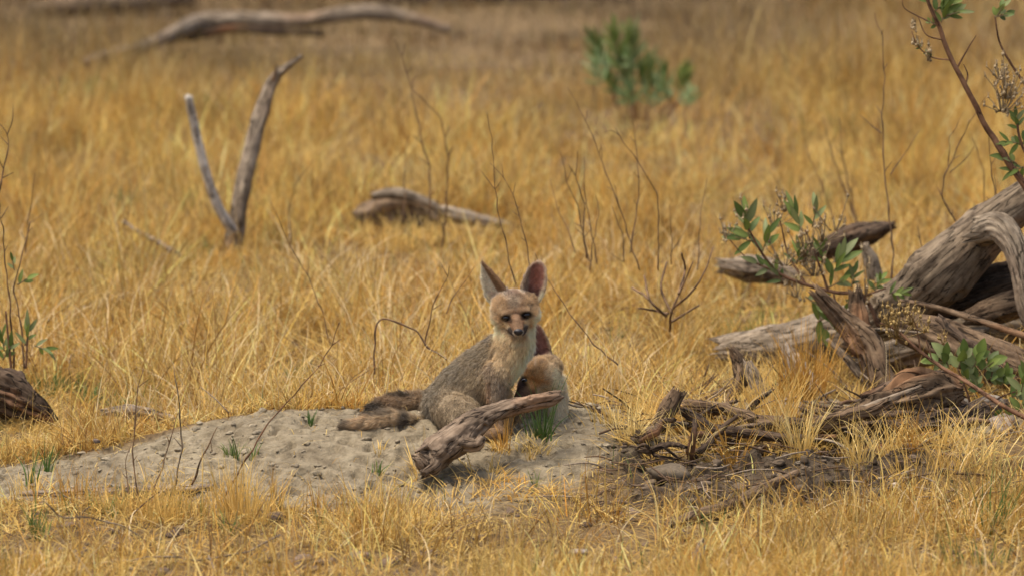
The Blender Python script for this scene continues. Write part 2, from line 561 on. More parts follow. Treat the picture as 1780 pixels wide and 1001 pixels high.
def short_grass(x, y):
    """the grass is cropped short in front of the dead wood"""
    f = np.ones_like(x)
    for cx_, cy_, rx_, ry_, amt in ((-.21, 15.3, .30, .5, .85), (-.63, 15.0, .12, .5, .55), (.46, 13.1, .17, .35, .65), (.50, 13.9, .16, .4, .6), (.50, 14.2, .14, .3, .5), (-.9, 12.35, .12, .25, .6), (-.40, 19.5, .7, 1.2, .7), (.33, 17.7, .25, .7, .6), (-.05, 21.3, .5, .6, .6), (-1.2, 20.9, .4, .6, .5), (-.2, 21.0, .9, .9, .6), (-.5, 12.3, .12, .12, .6), (-.65, 11.5, .35, .16, .5), (-.3, 11.48, .3, .12, .35)):
        f = f * (1 - amt * np.exp(-(((x - cx_) / rx_) ** 4 + ((y - cy_) / ry_) ** 4)))
    return f


def scatter(n, y0, y1, clump=.045, per=18, dens=None):
    """tufts of stems: returns x, y, offset from the tuft's middle"""
    k = max(1, n // per)
    cy = np.sqrt(rng.uniform(y0 ** 2, y1 ** 2, k * 2))
    cx = rng.uniform(-1, 1, k * 2) * (cy * .0736 + .15)
    pr = .12 + .88 * sstep(-.22, .22, fbm(cx * 5, cy * 2.8, 0, 3, 81))
    bare = sstep(.12, .34, fbm(cx * 1.5 + 9, cy * .8, 2, 3, 83)) * sstep(15.5, 18, cy)
    pr = pr * (1 - .45 * bare)
    pr = pr * grass_keep(cx, cy)
    keep = rng.random(k * 2) < pr
    cx, cy = cx[keep], cy[keep]
    id_ = rng.integers(0, len(cx), n)
    off = rng.normal(0, clump, (n, 2)) * rng.uniform(.5, 1.5, len(cx))[id_][:, None]
    x, y = cx[id_] + off[:, 0], cy[id_] + off[:, 1]
    kp = rng.random(n) < grass_keep(x, y) ** .7
    return x[kp], y[kp], off[kp], id_[kp]


g = Geo()
# zones: y0, y1, count, length range, lean, droop, width, clump radius, stems per clump
ZONES = (
        (10.5, 11.62, 16000, .03, .09, .55, 1.0, .0022, .026, 18),
        (11.55, 12.3, 5000, .03, .08, .65, 1.3, .0020, .028, 16),
        (12.05, 12.9, 19000, .025, .085, .60, 1.4, .0019, .026, 20),
        (12.7, 14.0, 25000, .06, .17, .85, 1.9, .0023, .030, 26),
        (13.9, 15.6, 30000, .055, .15, .75, 1.6, .0025, .040, 30),
        (15.4, 17.6, 36000, .05, .13, .65, 1.2, .0027, .050, 34),
        (17.4, 20.2, 36000, .06, .17, .55, 1.0, .0033, .075, 36),
        (20.0, 26.0, 28000, .07, .20, .50, 1.0, .0048, .10, 36))
for (y0, y1, n, l0, l1, le, dr, wd, cl, per) in ZONES:
    x, y, off, cid = scatter(n, y0, y1, cl, per)
    n = len(x)
    nc_ = cid.max() + 1
    ch = np.exp(rng.normal(0, .32, nc_)).clip(.45, 1.9)[cid]           # some tufts are taller
    caz = rng.uniform(0, 6.28, nc_)[cid]                               # and lie over to one side
    cst = rng.random(nc_)[cid]
    cb = np.exp(rng.normal(0, .20, nc_))[cid]
    ctone = rng.random(nc_)[cid]
    L = rng.uniform(l0, l1, n) * ch * short_grass(x, y)
    az = np.where(rng.random(n) < .25 + .5 * cst, caz + rng.normal(0, .5, n), np.arctan2(off[:, 1], off[:, 0]) + rng.normal(0, .9, n))
    lean = np.abs(rng.normal(0, le, n)) + .3 * cst * (rng.random(n) < .6)
    droop = rng.exponential(dr * .75, n).clip(0, 2.8)
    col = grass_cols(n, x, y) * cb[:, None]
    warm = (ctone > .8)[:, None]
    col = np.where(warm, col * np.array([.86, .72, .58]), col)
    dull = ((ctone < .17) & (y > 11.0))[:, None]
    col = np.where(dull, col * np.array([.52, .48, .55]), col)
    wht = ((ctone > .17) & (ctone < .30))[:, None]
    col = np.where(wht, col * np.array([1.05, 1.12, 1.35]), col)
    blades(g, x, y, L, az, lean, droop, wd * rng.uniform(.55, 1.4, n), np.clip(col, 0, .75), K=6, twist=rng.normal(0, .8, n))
# the field goes on to both sides of the frame and towards the camera
for (y0, y1, xm, nt, l0, l1, wd, cl) in ((8.6, 13.0, 2.6, 46000, .04, .13, .0034, .04), (13.0, 18.0, 3.4, 46000, .05, .15, .0042, .06), (18.0, 30.0, 5.0, 42000, .07, .2, .0070, .11)):
    k = nt // 24
    cy = rng.uniform(y0, y1, k); cx = rng.uniform(-xm, xm, k)
    kp = (np.abs(cx) > cy * .0736 + .12) | (cy < 10.55)
    kp &= rng.random(k) < (.25 + .75 * sstep(-.25, .25, fbm(cx * 5, cy * 2.8, 0, 3, 81))) * (1 - mound_mask(cx, cy))
    cx, cy = cx[kp], cy[kp]
    id_ = rng.integers(0, len(cx), nt)
    off = rng.normal(0, cl, (nt, 2))
    x, y = cx[id_] + off[:, 0], cy[id_] + off[:, 1]
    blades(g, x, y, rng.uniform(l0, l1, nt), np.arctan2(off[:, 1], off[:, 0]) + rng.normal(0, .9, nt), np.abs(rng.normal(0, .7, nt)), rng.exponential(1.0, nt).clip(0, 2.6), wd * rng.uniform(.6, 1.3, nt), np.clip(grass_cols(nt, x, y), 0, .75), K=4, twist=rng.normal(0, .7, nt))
tag(g.build('dry_grass', GRASS, smooth=False), kind='stuff')
# tall straight seed stems
g = Geo()
for (y0, y1, n, l0, l1, wd) in ((10.5, 11.6, 700, .05, .13, .0018), (12.1, 13.5, 900, .06, .16, .0018), (13.4, 17, 1000, .07, .16, .0020), (17, 25, 1800, .10, .24, .003)):
    x, y, off, cid = scatter(n, y0, y1, .03, 8)
    n = len(x)
    blades(g, x, y, rng.uniform(l0, l1, n), rng.uniform(0, 6.28, n), np.abs(rng.normal(0, .28, n)), np.abs(rng.normal(0, .35, n)), wd * rng.uniform(.6, 1.2, n), grass_cols(n, x, y) * .9, K=4)
# long pale strands arching over the tangle
for (y0, y1, n, l0, l1, wd) in ((12.25, 13.4, 1500, .10, .22, .0022), (13.2, 15.2, 1900, .10, .25, .0026), (10.6, 11.5, 500, .07, .15, .0022), (11.6, 12.5, 260, .06, .14, .002)):
    x, y, off, cid = scatter(n, y0, y1, .04, 5)
    n = len(x)
    cc = np.where((rng.random(n) < .6)[:, None], np.array([.74, .58, .32]), np.array([.60, .40, .14])) * rng.uniform(.8, 1.1, (n, 1))
    blades(g, x, y, rng.uniform(l0, l1, n) * short_grass(x, y), rng.uniform(0, 6.28, n), rng.uniform(.1, .9, n), rng.uniform(.3, 2.4, n), wd * rng.uniform(.7, 1.3, n), cc, K=8, twist=rng.normal(0, .8, n))
tag(g.build('seed_stem_grass', GRASS, smooth=False), kind='stuff')
# broken straw lying flat
g = Geo()
for (y0, y1, n, wd, cl) in ((10.5, 11.7, 15000, .0023, .06), (11.6, 13.2, 12000, .0021, .06), (13.2, 17, 14000, .0028, .1)):
    x, y, off, cid = scatter(n, y0, y1, cl, 12)
    n = len(x)
    z = ground_h(x, y) + rng.uniform(0, .02, n)
    blades(g, x, y, rng.uniform(.02, .10, n), rng.uniform(0, 6.28, n), rng.uniform(1.2, 1.62, n), rng.uniform(-.1, .4, n), wd * rng.uniform(.6, 1.3, n), grass_cols(n, x, y) * rng.uniform(.75, 1.1, (n, 1)), K=3, z=z, twist=rng.normal(0, .8, n))
# a few bits of straw on the bare sand
n = 420
x = rng.uniform(-1, .3, n); y = rng.uniform(11.6, 12.2, n)
blades(g, x, y, rng.uniform(.01, .05, n), rng.uniform(0, 6.28, n), np.full(n, 1.5), rng.uniform(0, .2, n), np.full(n, .0012), grass_cols(n, x, y) * 1.05, K=3, z=ground_h(x, y) + .004, twist=rng.normal(0, .8, n))
tag(g.build('straw_litter', GRASS, smooth=False), kind='stuff')


# individual tufts that stand out in the photograph, still grass: px, py of the foot, height px, count, lean, colour
def tuft(g, px, py, hpx, n, sp=14, lean=.25, droop=.5, colr=(.52, .34, .12), az=None, wd=.0021, Y=None):
    Y = on_ground(px, py) if Y is None else Y
    c0 = P(px, py, Y)
    s = M(1, Y)
    off = rng.normal(0, sp * s, (n, 2))
    x, y = c0.x + off[:, 0], Y + off[:, 1] * .8
    a = np.arctan2(off[:, 1], off[:, 0]) + rng.normal(0, .6, n) if az is None else az + rng.normal(0, .35, n)
    col = np.array(colr) * rng.uniform(.75, 1.25, (n, 1))
    z = ground_h(x, y) if Y else None
    blades(g, x, y, hpx * s * rng.uniform(.5, 1.1, n), a, np.abs(rng.normal(lean, .18, n)), np.abs(rng.normal(droop, .4, n)), wd * rng.uniform(.7, 1.3, n), col, K=6, z=z, twist=rng.normal(0, .4, n))


g = Geo()
GOLD, ORG, PALE = (.66, .44, .13), (.50, .27, .055), (.70, .53, .21)
for (px, py, hh, n, sp, le, dr, c, az) in (
        (1262, 775, 170, 170, 18, 1.05, .5, GOLD, 3.05), (1235, 748, 150, 150, 16, 1.0, .7, ORG, 3.2), (1205, 722, 120, 120, 16, .9, .9, PALE, 3.1), (1300, 800, 120, 60, 18, .9, .8, GOLD, 3.6), (1420, 790, 130, 60, 20, .7, 1.0, GOLD, 4.4), (1345, 730, 130, 150, 26, .25, .5, GOLD, None), (1400, 700, 150, 170, 20, .12, .35, ORG, None), (1380, 690, 110, 120, 30, .5, .7, GOLD, None),
        (1440, 660, 110, 90, 22, .2, .4, GOLD, None), (1310, 690, 80, 90, 26, .4, .9, PALE, None),
        (1235, 815, 130, 60, 10, .6, .9, GOLD, 3.0), (1210, 790, 150, 90, 14, .9, .9, ORG, 2.9), (1190, 770, 130, 90, 18, .7, 1.0, GOLD, 2.7),
        (1150, 760, 110, 80, 26, .7, 1.0, GOLD, 2.9), (1330, 800, 110, 28, 8, .3, .3, GOLD, None), (1362, 800, 140, 36, 9, .15, .3, ORG, None),
        (1390, 810, 150, 30, 10, .2, .5, PALE, None), (1290, 800, 100, 20, 8, .4, .6, GOLD, 2.2), (1530, 800, 130, 26, 8, .4, 1.4, PALE, None),
        (1490, 830, 120, 24, 10, .3, .6, GOLD, None), (1245, 900, 90, 14, 6, .1, .2, GOLD, None), (1360, 900, 110, 12, 6, .15, .2, ORG, None),
        (1590, 850, 110, 60, 24, .25, .5, GOLD, None), (1650, 830, 120, 60, 24, .3, .5, GOLD, None), (1710, 820, 120, 50, 20, .3, .5, PALE, None),
        (1480, 700, 70, 60, 20, .4, .9, GOLD, None), (1130, 790, 90, 90, 22, 1.0, .9, GOLD, 2.9), (1170, 800, 80, 70, 18, 1.1, .8, PALE, 2.8), (1270, 790, 70, 40, 20, .9, .9, GOLD, None), (1440, 790, 90, 40, 16, .6, 1.1, GOLD, None), (1580, 790, 90, 40, 20, .6, 1.2, PALE, None), (1620, 780, 70, 50, 24, .6, 1.0, GOLD, None), (1550, 640, 70, 30, 14, .4, .7, GOLD, None), (1460, 640, 90, 50, 20, .3, .6, GOLD, None), (1500, 760, 80, 30, 14, .5, 1.1, GOLD, None), (1250, 720, 90, 60, 20, .6, 1.0, GOLD, None), (1700, 770, 80, 50, 24, .6, .9, GOLD, None), (1590, 660, 70, 20, 12, .2, .3, ORG, None),
        (1110, 759, 90, 34, 18, .95, 1.0, PALE, 3.8), (1136, 737, 68, 34, 18, .95, 1.0, PALE, 4.9), (1162, 744, 86, 34, 18, .95, 1.0, ORG, 4.2), (1188, 751, 64, 34, 18, .95, 1.0, GOLD, 5.2), (1214, 730, 82, 34, 18, .95, 1.0, GOLD, 4.5), (1240, 737, 60, 34, 18, .95, 1.0, PALE, 3.8), (1266, 744, 78, 34, 18, .95, 1.0, ORG, 4.9), (1292, 751, 96, 34, 18, .95, 1.0, GOLD, 4.2), (1318, 730, 74, 34, 18, .95, 1.0, GOLD, 5.2), (1344, 737, 92, 34, 18, .95, 1.0, GOLD, 4.5), (1370, 744, 70, 34, 18, .95, 1.0, PALE, 3.8), (1396, 751, 88, 34, 18, .95, 1.0, ORG, 4.9), (1422, 729, 66, 34, 18, .95, 1.0, GOLD, 4.2), (1448, 737, 84, 34, 18, .95, 1.0, GOLD, 5.2), (1474, 744, 62, 34, 18, .95, 1.0, PALE, 4.5), (1500, 722, 80, 34, 18, .95, 1.0, ORG, 3.8), (1526, 729, 98, 34, 18, .95, 1.0, ORG, 4.9), (1552, 737, 76, 34, 18, .95, 1.0, GOLD, 4.2), (1578, 744, 94, 34, 18, .95, 1.0, GOLD, 5.2), (1604, 722, 72, 34, 18, .95, 1.0, PALE, 4.5), (1630, 729, 90, 34, 18, .95, 1.0, ORG, 3.8), (1656, 736, 68, 34, 18, .95, 1.0, GOLD, 4.9), (1682, 715, 86, 34, 18, .95, 1.0, GOLD, 4.2),
        (1270, 660, 70, 50, 16, .35, .7, GOLD, None), (1300, 668, 80, 50, 16, .35, .7, PALE, None), (1335, 664, 70, 50, 16, .35, .7, GOLD, None), (1375, 668, 90, 60, 16, .35, .7, GOLD, None), (1420, 672, 90, 60, 16, .35, .7, ORG, None), (1455, 676, 80, 50, 16, .35, .7, GOLD, None), (80, 585, 50, 40, 16, .35, .7, GOLD, None), (130, 570, 50, 40, 16, .35, .7, PALE, None), (180, 555, 45, 40, 16, .35, .7, GOLD, None), (655, 408, 45, 40, 16, .35, .7, GOLD, None), (700, 412, 50, 40, 16, .35, .7, PALE, None), (745, 410, 45, 40, 16, .35, .7, GOLD, None), (800, 410, 40, 40, 16, .35, .7, GOLD, None), (850, 412, 40, 30, 16, .35, .7, PALE, None), (1300, 500, 40, 40, 16, .35, .7, GOLD, None), (1350, 506, 40, 40, 16, .35, .7, GOLD, None), (1550, 690, 60, 24, 16, .35, .7, GOLD, None), (1610, 650, 50, 16, 16, .35, .7, PALE, None), (1460, 460, 40, 30, 16, .35, .7, GOLD, None), (390, 430, 60, 40, 16, .35, .7, GOLD, None), (430, 432, 60, 40, 16, .35, .7, PALE, None),
        (1150, 800, 120, 26, 9, .3, .7, GOLD, None), (1200, 810, 110, 30, 9, .3, .7, PALE, None), (1232, 800, 130, 34, 9, .3, .7, GOLD, None), (1275, 812, 120, 26, 9, .3, .7, ORG, None), (1322, 806, 140, 36, 9, .3, .7, GOLD, None), (1352, 800, 150, 40, 9, .3, .7, PALE, None), (1392, 812, 150, 40, 9, .3, .7, GOLD, None), (1425, 800, 110, 24, 9, .3, .7, ORG, None), (1470, 806, 120, 30, 9, .3, .7, GOLD, None), (1505, 812, 130, 40, 9, .3, .7, PALE, None), (1545, 800, 120, 36, 9, .3, .7, GOLD, None), (1590, 800, 110, 40, 9, .3, .7, ORG, None), (1640, 790, 110, 40, 9, .3, .7, GOLD, None), (1680, 780, 100, 36, 9, .3, .7, PALE, None), (1260, 770, 100, 30, 9, .3, .7, GOLD, None), (1380, 760, 120, 40, 9, .3, .7, ORG, None), (1440, 770, 100, 26, 9, .3, .7, GOLD, None), (1100, 770, 90, 70, 20, .3, .7, PALE, None), (1065, 740, 70, 60, 20, .3, .7, GOLD, None), (1090, 720, 70, 60, 20, .3, .7, ORG, None), (1120, 735, 80, 60, 20, .3, .7, GOLD, None),
        (850, 830, 70, 60, 20, .8, .8, GOLD, None), (800, 870, 80, 90, 40, .7, 1.1, GOLD, None), (900, 860, 60, 90, 36, .9, 1.0, ORG, None), (960, 860, 50, 60, 30, .9, 1.0, GOLD, None),
        (873, 785, 75, 16, 4, .2, .3, ORG, None), (923, 790, 60, 12, 4, .2, .5, GOLD, None), (870, 790, 40, 30, 10, .6, .8, GOLD, None),
        (940, 770, 45, 50, 12, .8, .6, PALE, None), (900, 775, 35, 30, 16, 1.0, .5, PALE, None), (735, 815, 75, 30, 16, .3, .5, GOLD, None), (660, 790, 30, 10, 8, .4, .5, GOLD, None),
        (410, 900, 130, 90, 14, .12, .2, GOLD, None), (425, 910, 110, 90, 26, .2, .3, GOLD, None), (330, 900, 120, 50, 30, .3, .4, GOLD, None), (130, 880, 90, 80, 26, .2, .4, ORG, None),
        (220, 900, 100, 80, 40, .3, .5, GOLD, None), (280, 910, 110, 80, 30, .25, .4, GOLD, None), (480, 890, 100, 24, 5, .08, .2, ORG, None), (500, 900, 60, 50, 24, .3, .4, GOLD, None),
        (550, 900, 90, 22, 6, .1, .2, ORG, None), (60, 860, 60, 40, 24, .4, .6, GOLD, None), (640, 890, 90, 60, 26, .4, .6, GOLD, None), (700, 900, 90, 60, 26, .5, .6, GOLD, None),
        (345, 470, 60, 120, 60, .4, .5, ORG, None), (930, 460, 90, 150, 24, .2, .3, ORG, None), (800, 420, 70, 80, 60, .4, .6, GOLD, None), (680, 430, 80, 70, 30, .7, .7, GOLD, None),
        (640, 560, 90, 90, 40, .7, 1.4, PALE, None), (560, 620, 90, 90, 40, .6, 1.4, GOLD, None), (1000, 620, 90, 120, 30, .8, 1.2, PALE, None), (1050, 650, 90, 120, 40, .8, 1.2, GOLD, None), (1100, 690, 80, 110, 40, .8, 1.2, GOLD, None),
        (5, 745, 120, 70, 16, .8, .8, PALE, .2), (45, 748, 100, 70, 16, .9, .8, GOLD, .4), (15, 740, 110, 60, 20, .7, 1.2, (.42, .30, .14), 2.8), (75, 742, 80, 60, 14, .8, .9, PALE, 2.9), (10, 700, 60, 60, 26, 1.2, .8, PALE, 0.3), (50, 715, 60, 60, 26, 1.2, .7, GOLD, .5), (20, 668, 50, 50, 26, 1.1, 1.0, GOLD, -.3), (70, 725, 70, 70, 22, 1.0, .7, (.40, .27, .12), None), (10, 745, 90, 60, 30, 1.0, .8, PALE, None), (60, 750, 80, 60, 30, 1.0, .8, GOLD, None), (20, 735, 60, 90, 30, .9, 1.2, (.3, .2, .1), None), (90, 740, 60, 60, 30, .9, .8, GOLD, None), (30, 700, 60, 60, 30, 1.1, .9, (.34, .23, .11), None), (120, 750, 70, 90, 40, .7, .9, GOLD, None)):
    tuft(g, px, py, hh, n, sp, le, dr, c, az)
tag(g.build('tufted_grass', GRASS, smooth=False), kind='stuff')

# green shoots among the straw
g = Geo()
GR, GR2 = (.09, .15, .035), (.16, .21, .055)
shoots = [(940, 762, 46, 22, 8), (942, 764, 98, 14, 5), (925, 690, 40, 0, 6), (400, 790, 26, 14, 6), (410, 795, 40, 6, 3), (440, 793, 20, 8, 4), (80, 820, 60, 12, 5), (55, 850, 60, 10, 5),
          (210, 720, 40, 30, 14), (150, 700, 40, 30, 14), (235, 745, 90, 10, 4), (90, 690, 50, 30, 12), (120, 680, 40, 22, 14), (370, 640, 50, 30, 14), (330, 650, 40, 20, 14), (520, 660, 40, 24, 12),
          (510, 690, 50, 26, 12), (460, 700, 45, 24, 16), (660, 690, 60, 30, 10), (690, 680, 50, 24, 8), (540, 730, 30, 8, 3), (1280, 600, 50, 30, 22), (1340, 600, 50, 30, 26), (1400, 600, 30, 14, 14),
          (1175, 560, 30, 20, 14), (1060, 600, 40, 10, 10), (1130, 660, 30, 10, 8), (1250, 590, 40, 16, 12), (650, 660, 50, 20, 10), (600, 560, 40, 20, 30), (480, 560, 30, 20, 30), (300, 580, 40, 30, 40),
          (250, 480, 50, 20, 30), (320, 460, 50, 20, 20), (430, 560, 30, 20, 40), (60, 930, 60, 14, 6), (70, 940, 50, 10, 10), (190, 900, 50, 12, 8), (400, 930, 50, 12, 8), (1720, 930, 120, 14, 20), (1700, 990, 80, 30, 40),
          (1240, 930, 50, 10, 8), (655, 820, 25, 10, 5), (930, 840, 25, 6, 4), (1110, 690, 20, 8, 8), (390, 210, 50, 60, 24), (135, 190, 60, 60, 30), (220, 380, 60, 30, 8), (325, 370, 50, 24, 8), (1435, 370, 40, 20, 5), (1060, 390, 40, 10, 12), (1390, 640, 50, 10, 30), (1480, 250, 60, 30, 60)]
for (px, py, hh, n, sp) in shoots:
    if n:
        tuft(g, px, py, hh * 1.25, int(n * 1.4), sp, .25, .35, GR if random.random() < .6 else GR2, None, wd=.0026 if py > 450 else .004)
x, y, off, cid = scatter(3200, 10.6, 17, .022, 8)
n = len(x)
blades(g, x, y, rng.uniform(.02, .07, n), rng.uniform(0, 6.28, n), np.abs(rng.normal(.2, .2, n)), np.abs(rng.normal(.2, .3, n)), .0022 * rng.uniform(.6, 1.2, n), np.array(GR2) * rng.uniform(.7, 1.3, (n, 1)), K=4)
tag(g.build('green_grass', GRASS, smooth=False), kind='stuff')

# ------------------------------------------------------------------ clods
def ico(sub):
    import bmesh
    bm = bmesh.new()
    bmesh.ops.create_icosphere(bm, subdivisions=sub, radius=1)
    v = np.array([x.co[:] for x in bm.verts]); f = np.array([[q.index for q in x.verts] for x in bm.faces])
    bm.free()
    return v, f


IV3, IF3 = ico(3)
IV2, IF2 = ico(2)


def clod(g, c, r, col, seed, big=True):
    v, f = (IV3, IF3) if big else (IV2, IF2)
    rs_ = np.random.default_rng(seed + 11)
    pn = rs_.normal(0, 1, (13, 3)); pn /= np.linalg.norm(pn, axis=1, keepdims=True)
    pd_ = rs_.uniform(.62, 1.0, 13)
    dt = v @ pn.T
    d = np.min(np.where(dt > .05, pd_ / np.maximum(dt, .05), 9), axis=1).clip(0, 1.25)      # broken faces
    if big: d = d * (1 + .16 * fbm(v[:, 0] * 2.5 + seed * 3.1, v[:, 1] * 2.5, v[:, 2] * 2.5, 4, seed))
    vv = v * d[:, None] * np.asarray(r)
    a = seed * 1.7
    R = np.array([[math.cos(a), -math.sin(a), 0], [math.sin(a), math.cos(a), 0], [0, 0, 1]])
    vv = vv @ R.T + np.asarray(c)
    g.add(vv, None, f, col=np.broadcast_to(np.asarray(col), (len(vv), 3)))


g = Geo()
k = 0
while k < 800:
    x, y = rng.uniform(.10, .82), rng.uniform(11.48, 12.05)
    if rng.random() > float(bank_mask(x, y)) + .04: continue
    s = rng.exponential(.0024) + .0016
    s = min(s, .011)
    base = np.array([.135, .10, .068]) * rng.uniform(.4, 1.25)
    clod(g, (x, y, gz(x, y) + s * .2), (s * rng.uniform(.8, 1.6), s * rng.uniform(.8, 1.3), s * rng.uniform(.6, 1.0)), base, k, s > .01)
    k += 1
for j in range(900):
    x, y = rng.uniform(-1.0, .32), rng.uniform(11.6, 12.2)
    if float(mound_mask(x, y)) < .5: continue
    s = min(rng.exponential(.0013) + .0010, .006)
    clod(g, (x, y, gz(x, y) + s * .25), (s * 1.2, s, s * .8), np.array([.25, .205, .14]) * rng.uniform(.8, 1.1), j + 2000, False)
for j in range(500):
    x, y = rng.uniform(-.9, .95), rng.uniform(10.6, 11.6)
    s = min(rng.exponential(.004) + .002, .016)
    clod(g, (x, y, gz(x, y) + s * .2), (s * 1.3, s, s * .8), np.array([.14, .10, .07]) * rng.uniform(.6, 1.3), j + 4000, False)
for j in range(260):
    x, y = rng.uniform(-.95, .34), rng.uniform(11.6, 12.2)
    if float(mound_mask(x, y)) < .4 or (x > -.42 and x < .12 and y > 11.9): continue
    s = rng.uniform(.0025, .008) * (.6 + .5 * rng.random())
    clod(g, (x, y, gz(x, y) + s * .05), (s * 1.5, s * 1.2, s * .7), np.array([.255, .21, .142]) * rng.uniform(.8, 1.1), j + 6000, True)
tag(g.build('soil_clods_gravel', CLOD), kind='stuff')


g = Geo()
def stick_bit(x, y, L, r, az, tilt, dz, sd):
    if x < .14 and 11.7 < y < 12.5 and x > -.4: return
    z = gz(x, y) + dz
    d = np.array([math.cos(az) * math.cos(tilt), math.sin(az) * math.cos(tilt), math.sin(tilt)])
    m_ = np.array([x, y, z]) + d * L * .5 + rng.normal(0, L * .06, 3)
    e_ = np.array([x, y, z]) + d * L
    col_ = np.array(random.choice([(.12, .075, .045), (.19, .13, .085), (.27, .21, .15), (.085, .055, .035)])) * rng.uniform(.7, 1.2)
    g2 = Geo(); tube(g2, [(x, y, z, r), (*m_, r * .9), (*e_, r * .5)], nl=7, nc=5, seed=sd, rough=.2)
    g.add(g2.v[0], g2.q[0], g2.t[0], col=np.tile(col_, (len(g2.v[0]), 1)))
for j in range(700):
    if j < 230 or j > 420:
        x, y = rng.uniform(.12, .86), rng.uniform(11.5, 12.5)
        stick_bit(x, y, rng.uniform(.02, .10), rng.uniform(.0006, .0022), rng.uniform(-.7, .7) + (math.pi if rng.random() < .5 else 0), rng.normal(.1, .2), rng.uniform(0, .02), j)
    elif j < 300:
        x, y = rng.uniform(.3, .95), rng.uniform(12.4, 13.1)
        stick_bit(x, y, rng.uniform(.03, .14), rng.uniform(.001, .003), rng.uniform(0, 6.28), rng.uniform(0, .9), 0, j)
    else:
        y = rng.uniform(10.6, 15.5); x = rng.uniform(-1, 1) * y * .075
        if float(mound_mask(x, y)) > .5 and rng.random() < .7: continue
        stick_bit(x, y, rng.uniform(.03, .12), rng.uniform(.0008, .0018), rng.uniform(0, 6.28), rng.uniform(0, 1.0), .01, j)
tag(g.build('twig_litter', CLOD), kind='stuff')


def wpts(rows):
    """(px, py, Y, r_px) -> (x, y, z, r)"""
    out = []
    for a, b, Y, r in rows:
        if Y is None: Y = min(on_ground(a, b + r * .75), 30)
        out.append((*P(a, b, Y), M(r, Y)))
    return out


def wood_thing(name, label, cat, limbs, mat, group=None, partnames=None):
    """limbs: list of (partname, rows, kwargs[, mat]); one limb -> one mesh, several -> Empty + parts"""
    if len(limbs) == 1:
        g = Geo()
        pn, rows, kw = limbs[0][:3]
        tube(g, wpts(rows), **kw)
        return tag(g.build(name, limbs[0][3] if len(limbs[0]) > 3 else mat), label, cat, group)
    e = tag(empty(name), label, cat, group)
    e.location = wpts(limbs[0][1][:1])[0][:3]
    bpy.context.view_layer.update()
    for l in limbs:
        g = Geo()
        tube(g, wpts(l[1]), **l[2])
        o = g.build(l[0], l[3] if len(l) > 3 else mat)
        o.parent = e
        o.matrix_parent_inverse = e.matrix_world.inverted()
    return e


BIG = dict(nl=150, nc=72, rough=.16, groove=.16, kfreq=8, jag=.9)
MED = dict(nl=90, nc=40, rough=.2, groove=.2, kfreq=7, jag=1.0)
SML = dict(nl=50, nc=20, rough=.2, groove=.12, kfreq=5, jag=.8)

wood_thing('broken_branch', 'thick broken grey-brown branch propped on the sand in front of the foxes', 'branch', [
    ('limb', [(728, 792, 11.74, 11), (742, 800, 11.75, 23), (765, 780, 11.77, 29), (800, 754, 11.79, 27), (838, 728, 11.81, 20), (880, 710, 11.83, 15), (925, 698, 11.85, 13), (955, 692, 11.86, 13), (969, 688, 11.87, 10)],
     dict(nl=150, nc=64, rough=.42, groove=.09, kfreq=7, jag=.7, knots=8, seed=4)),
    ('side_stub', [(800, 770, 11.77, 16), (828, 772, 11.76, 11), (838, 760, 11.76, 7)], dict(nl=40, nc=30, rough=.4, groove=.2, jag=.6, seed=5)),
    ('side_stub', [(752, 800, 11.75, 17), (752, 812, 11.74, 14), (738, 822, 11.73, 9)], dict(nl=40, nc=30, rough=.4, groove=.2, jag=.6, seed=6)),
    ('splinter', [(755, 768, 11.76, 5), (738, 776, 11.74, 4), (722, 785, 11.73, 2)], dict(nl=20, nc=12, rough=.3, groove=.2, jag=.6, seed=8)),
], W_STICK)

wood_thing('forked_branch', 'weathered forked branch standing upright in the grass like a letter V', 'branch', [
    ('limb', [(398, 450, 15.3, 17), (408, 405, 15.3, 17), (416, 360, 15.3, 14), (430, 290, 15.32, 15), (445, 225, 15.35, 14), (462, 170, 15.37, 13), (476, 138, 15.38, 10), (492, 122, 15.38, 7), (508, 110, 15.38, 5), (523, 99, 15.38, 4)], dict(MED, seed=11, nl=120), W_GREY),
    ('limb', [(404, 400, 15.28, 9), (392, 383, 15.27, 9), (375, 350, 15.26, 8.5), (358, 300, 15.25, 8), (345, 250, 15.24, 8), (335, 205, 15.23, 7.5), (328, 172, 15.22, 7)], dict(MED, seed=12, rough=.08, groove=.06), W_PRONG),
    ('splinter', [(474, 142, 15.37, 4), (478, 128, 15.37, 3), (482, 112, 15.37, 1)], dict(nl=20, nc=10, rough=.3, seed=2), W_BROWN),
], W_GREY)

# fallen dead tree at the right
wood_thing('fallen_tree', 'large weathered fallen tree with an arching limb at the right', 'dead tree', [
    ('trunk', [(1262, 606, 13.35, 20), (1285, 604, 13.34, 27), (1340, 604, 13.3, 36), (1400, 596, 13.27, 42), (1470, 578, 13.25, 46), (1550, 572, 13.2, 42), (1640, 566, 13.2, 40), (1720, 560, 13.2, 38), (1810, 560, 13.2, 36)], dict(BIG, seed=21, rough=.10, groove=.045, knots=5), W_PALE),
    ('limb', [(1500, 568, 13.14, 22), (1545, 542, 13.1, 34), (1600, 506, 13.05, 46), (1650, 462, 13.0, 50), (1700, 415, 13.0, 44), (1745, 375, 13.0, 36), (1800, 338, 13.0, 34)], dict(BIG, seed=22, groove=.09, knots=8), W_TRUNK),
    ('limb', [(1712, 402, 12.93, 25), (1740, 396, 12.9, 27), (1762, 425, 12.88, 24), (1776, 470, 12.87, 22), (1790, 530, 12.86, 22), (1800, 560, 12.86, 20)], dict(MED, seed=23, nl=110, nc=56), W_PALE),
    ('root', [(1735, 345, 13.1, 5), (1752, 338, 13.08, 9), (1775, 345, 13.08, 11), (1800, 350, 13.08, 12)], dict(SML, seed=24), W_DARK),
], W_GREY)
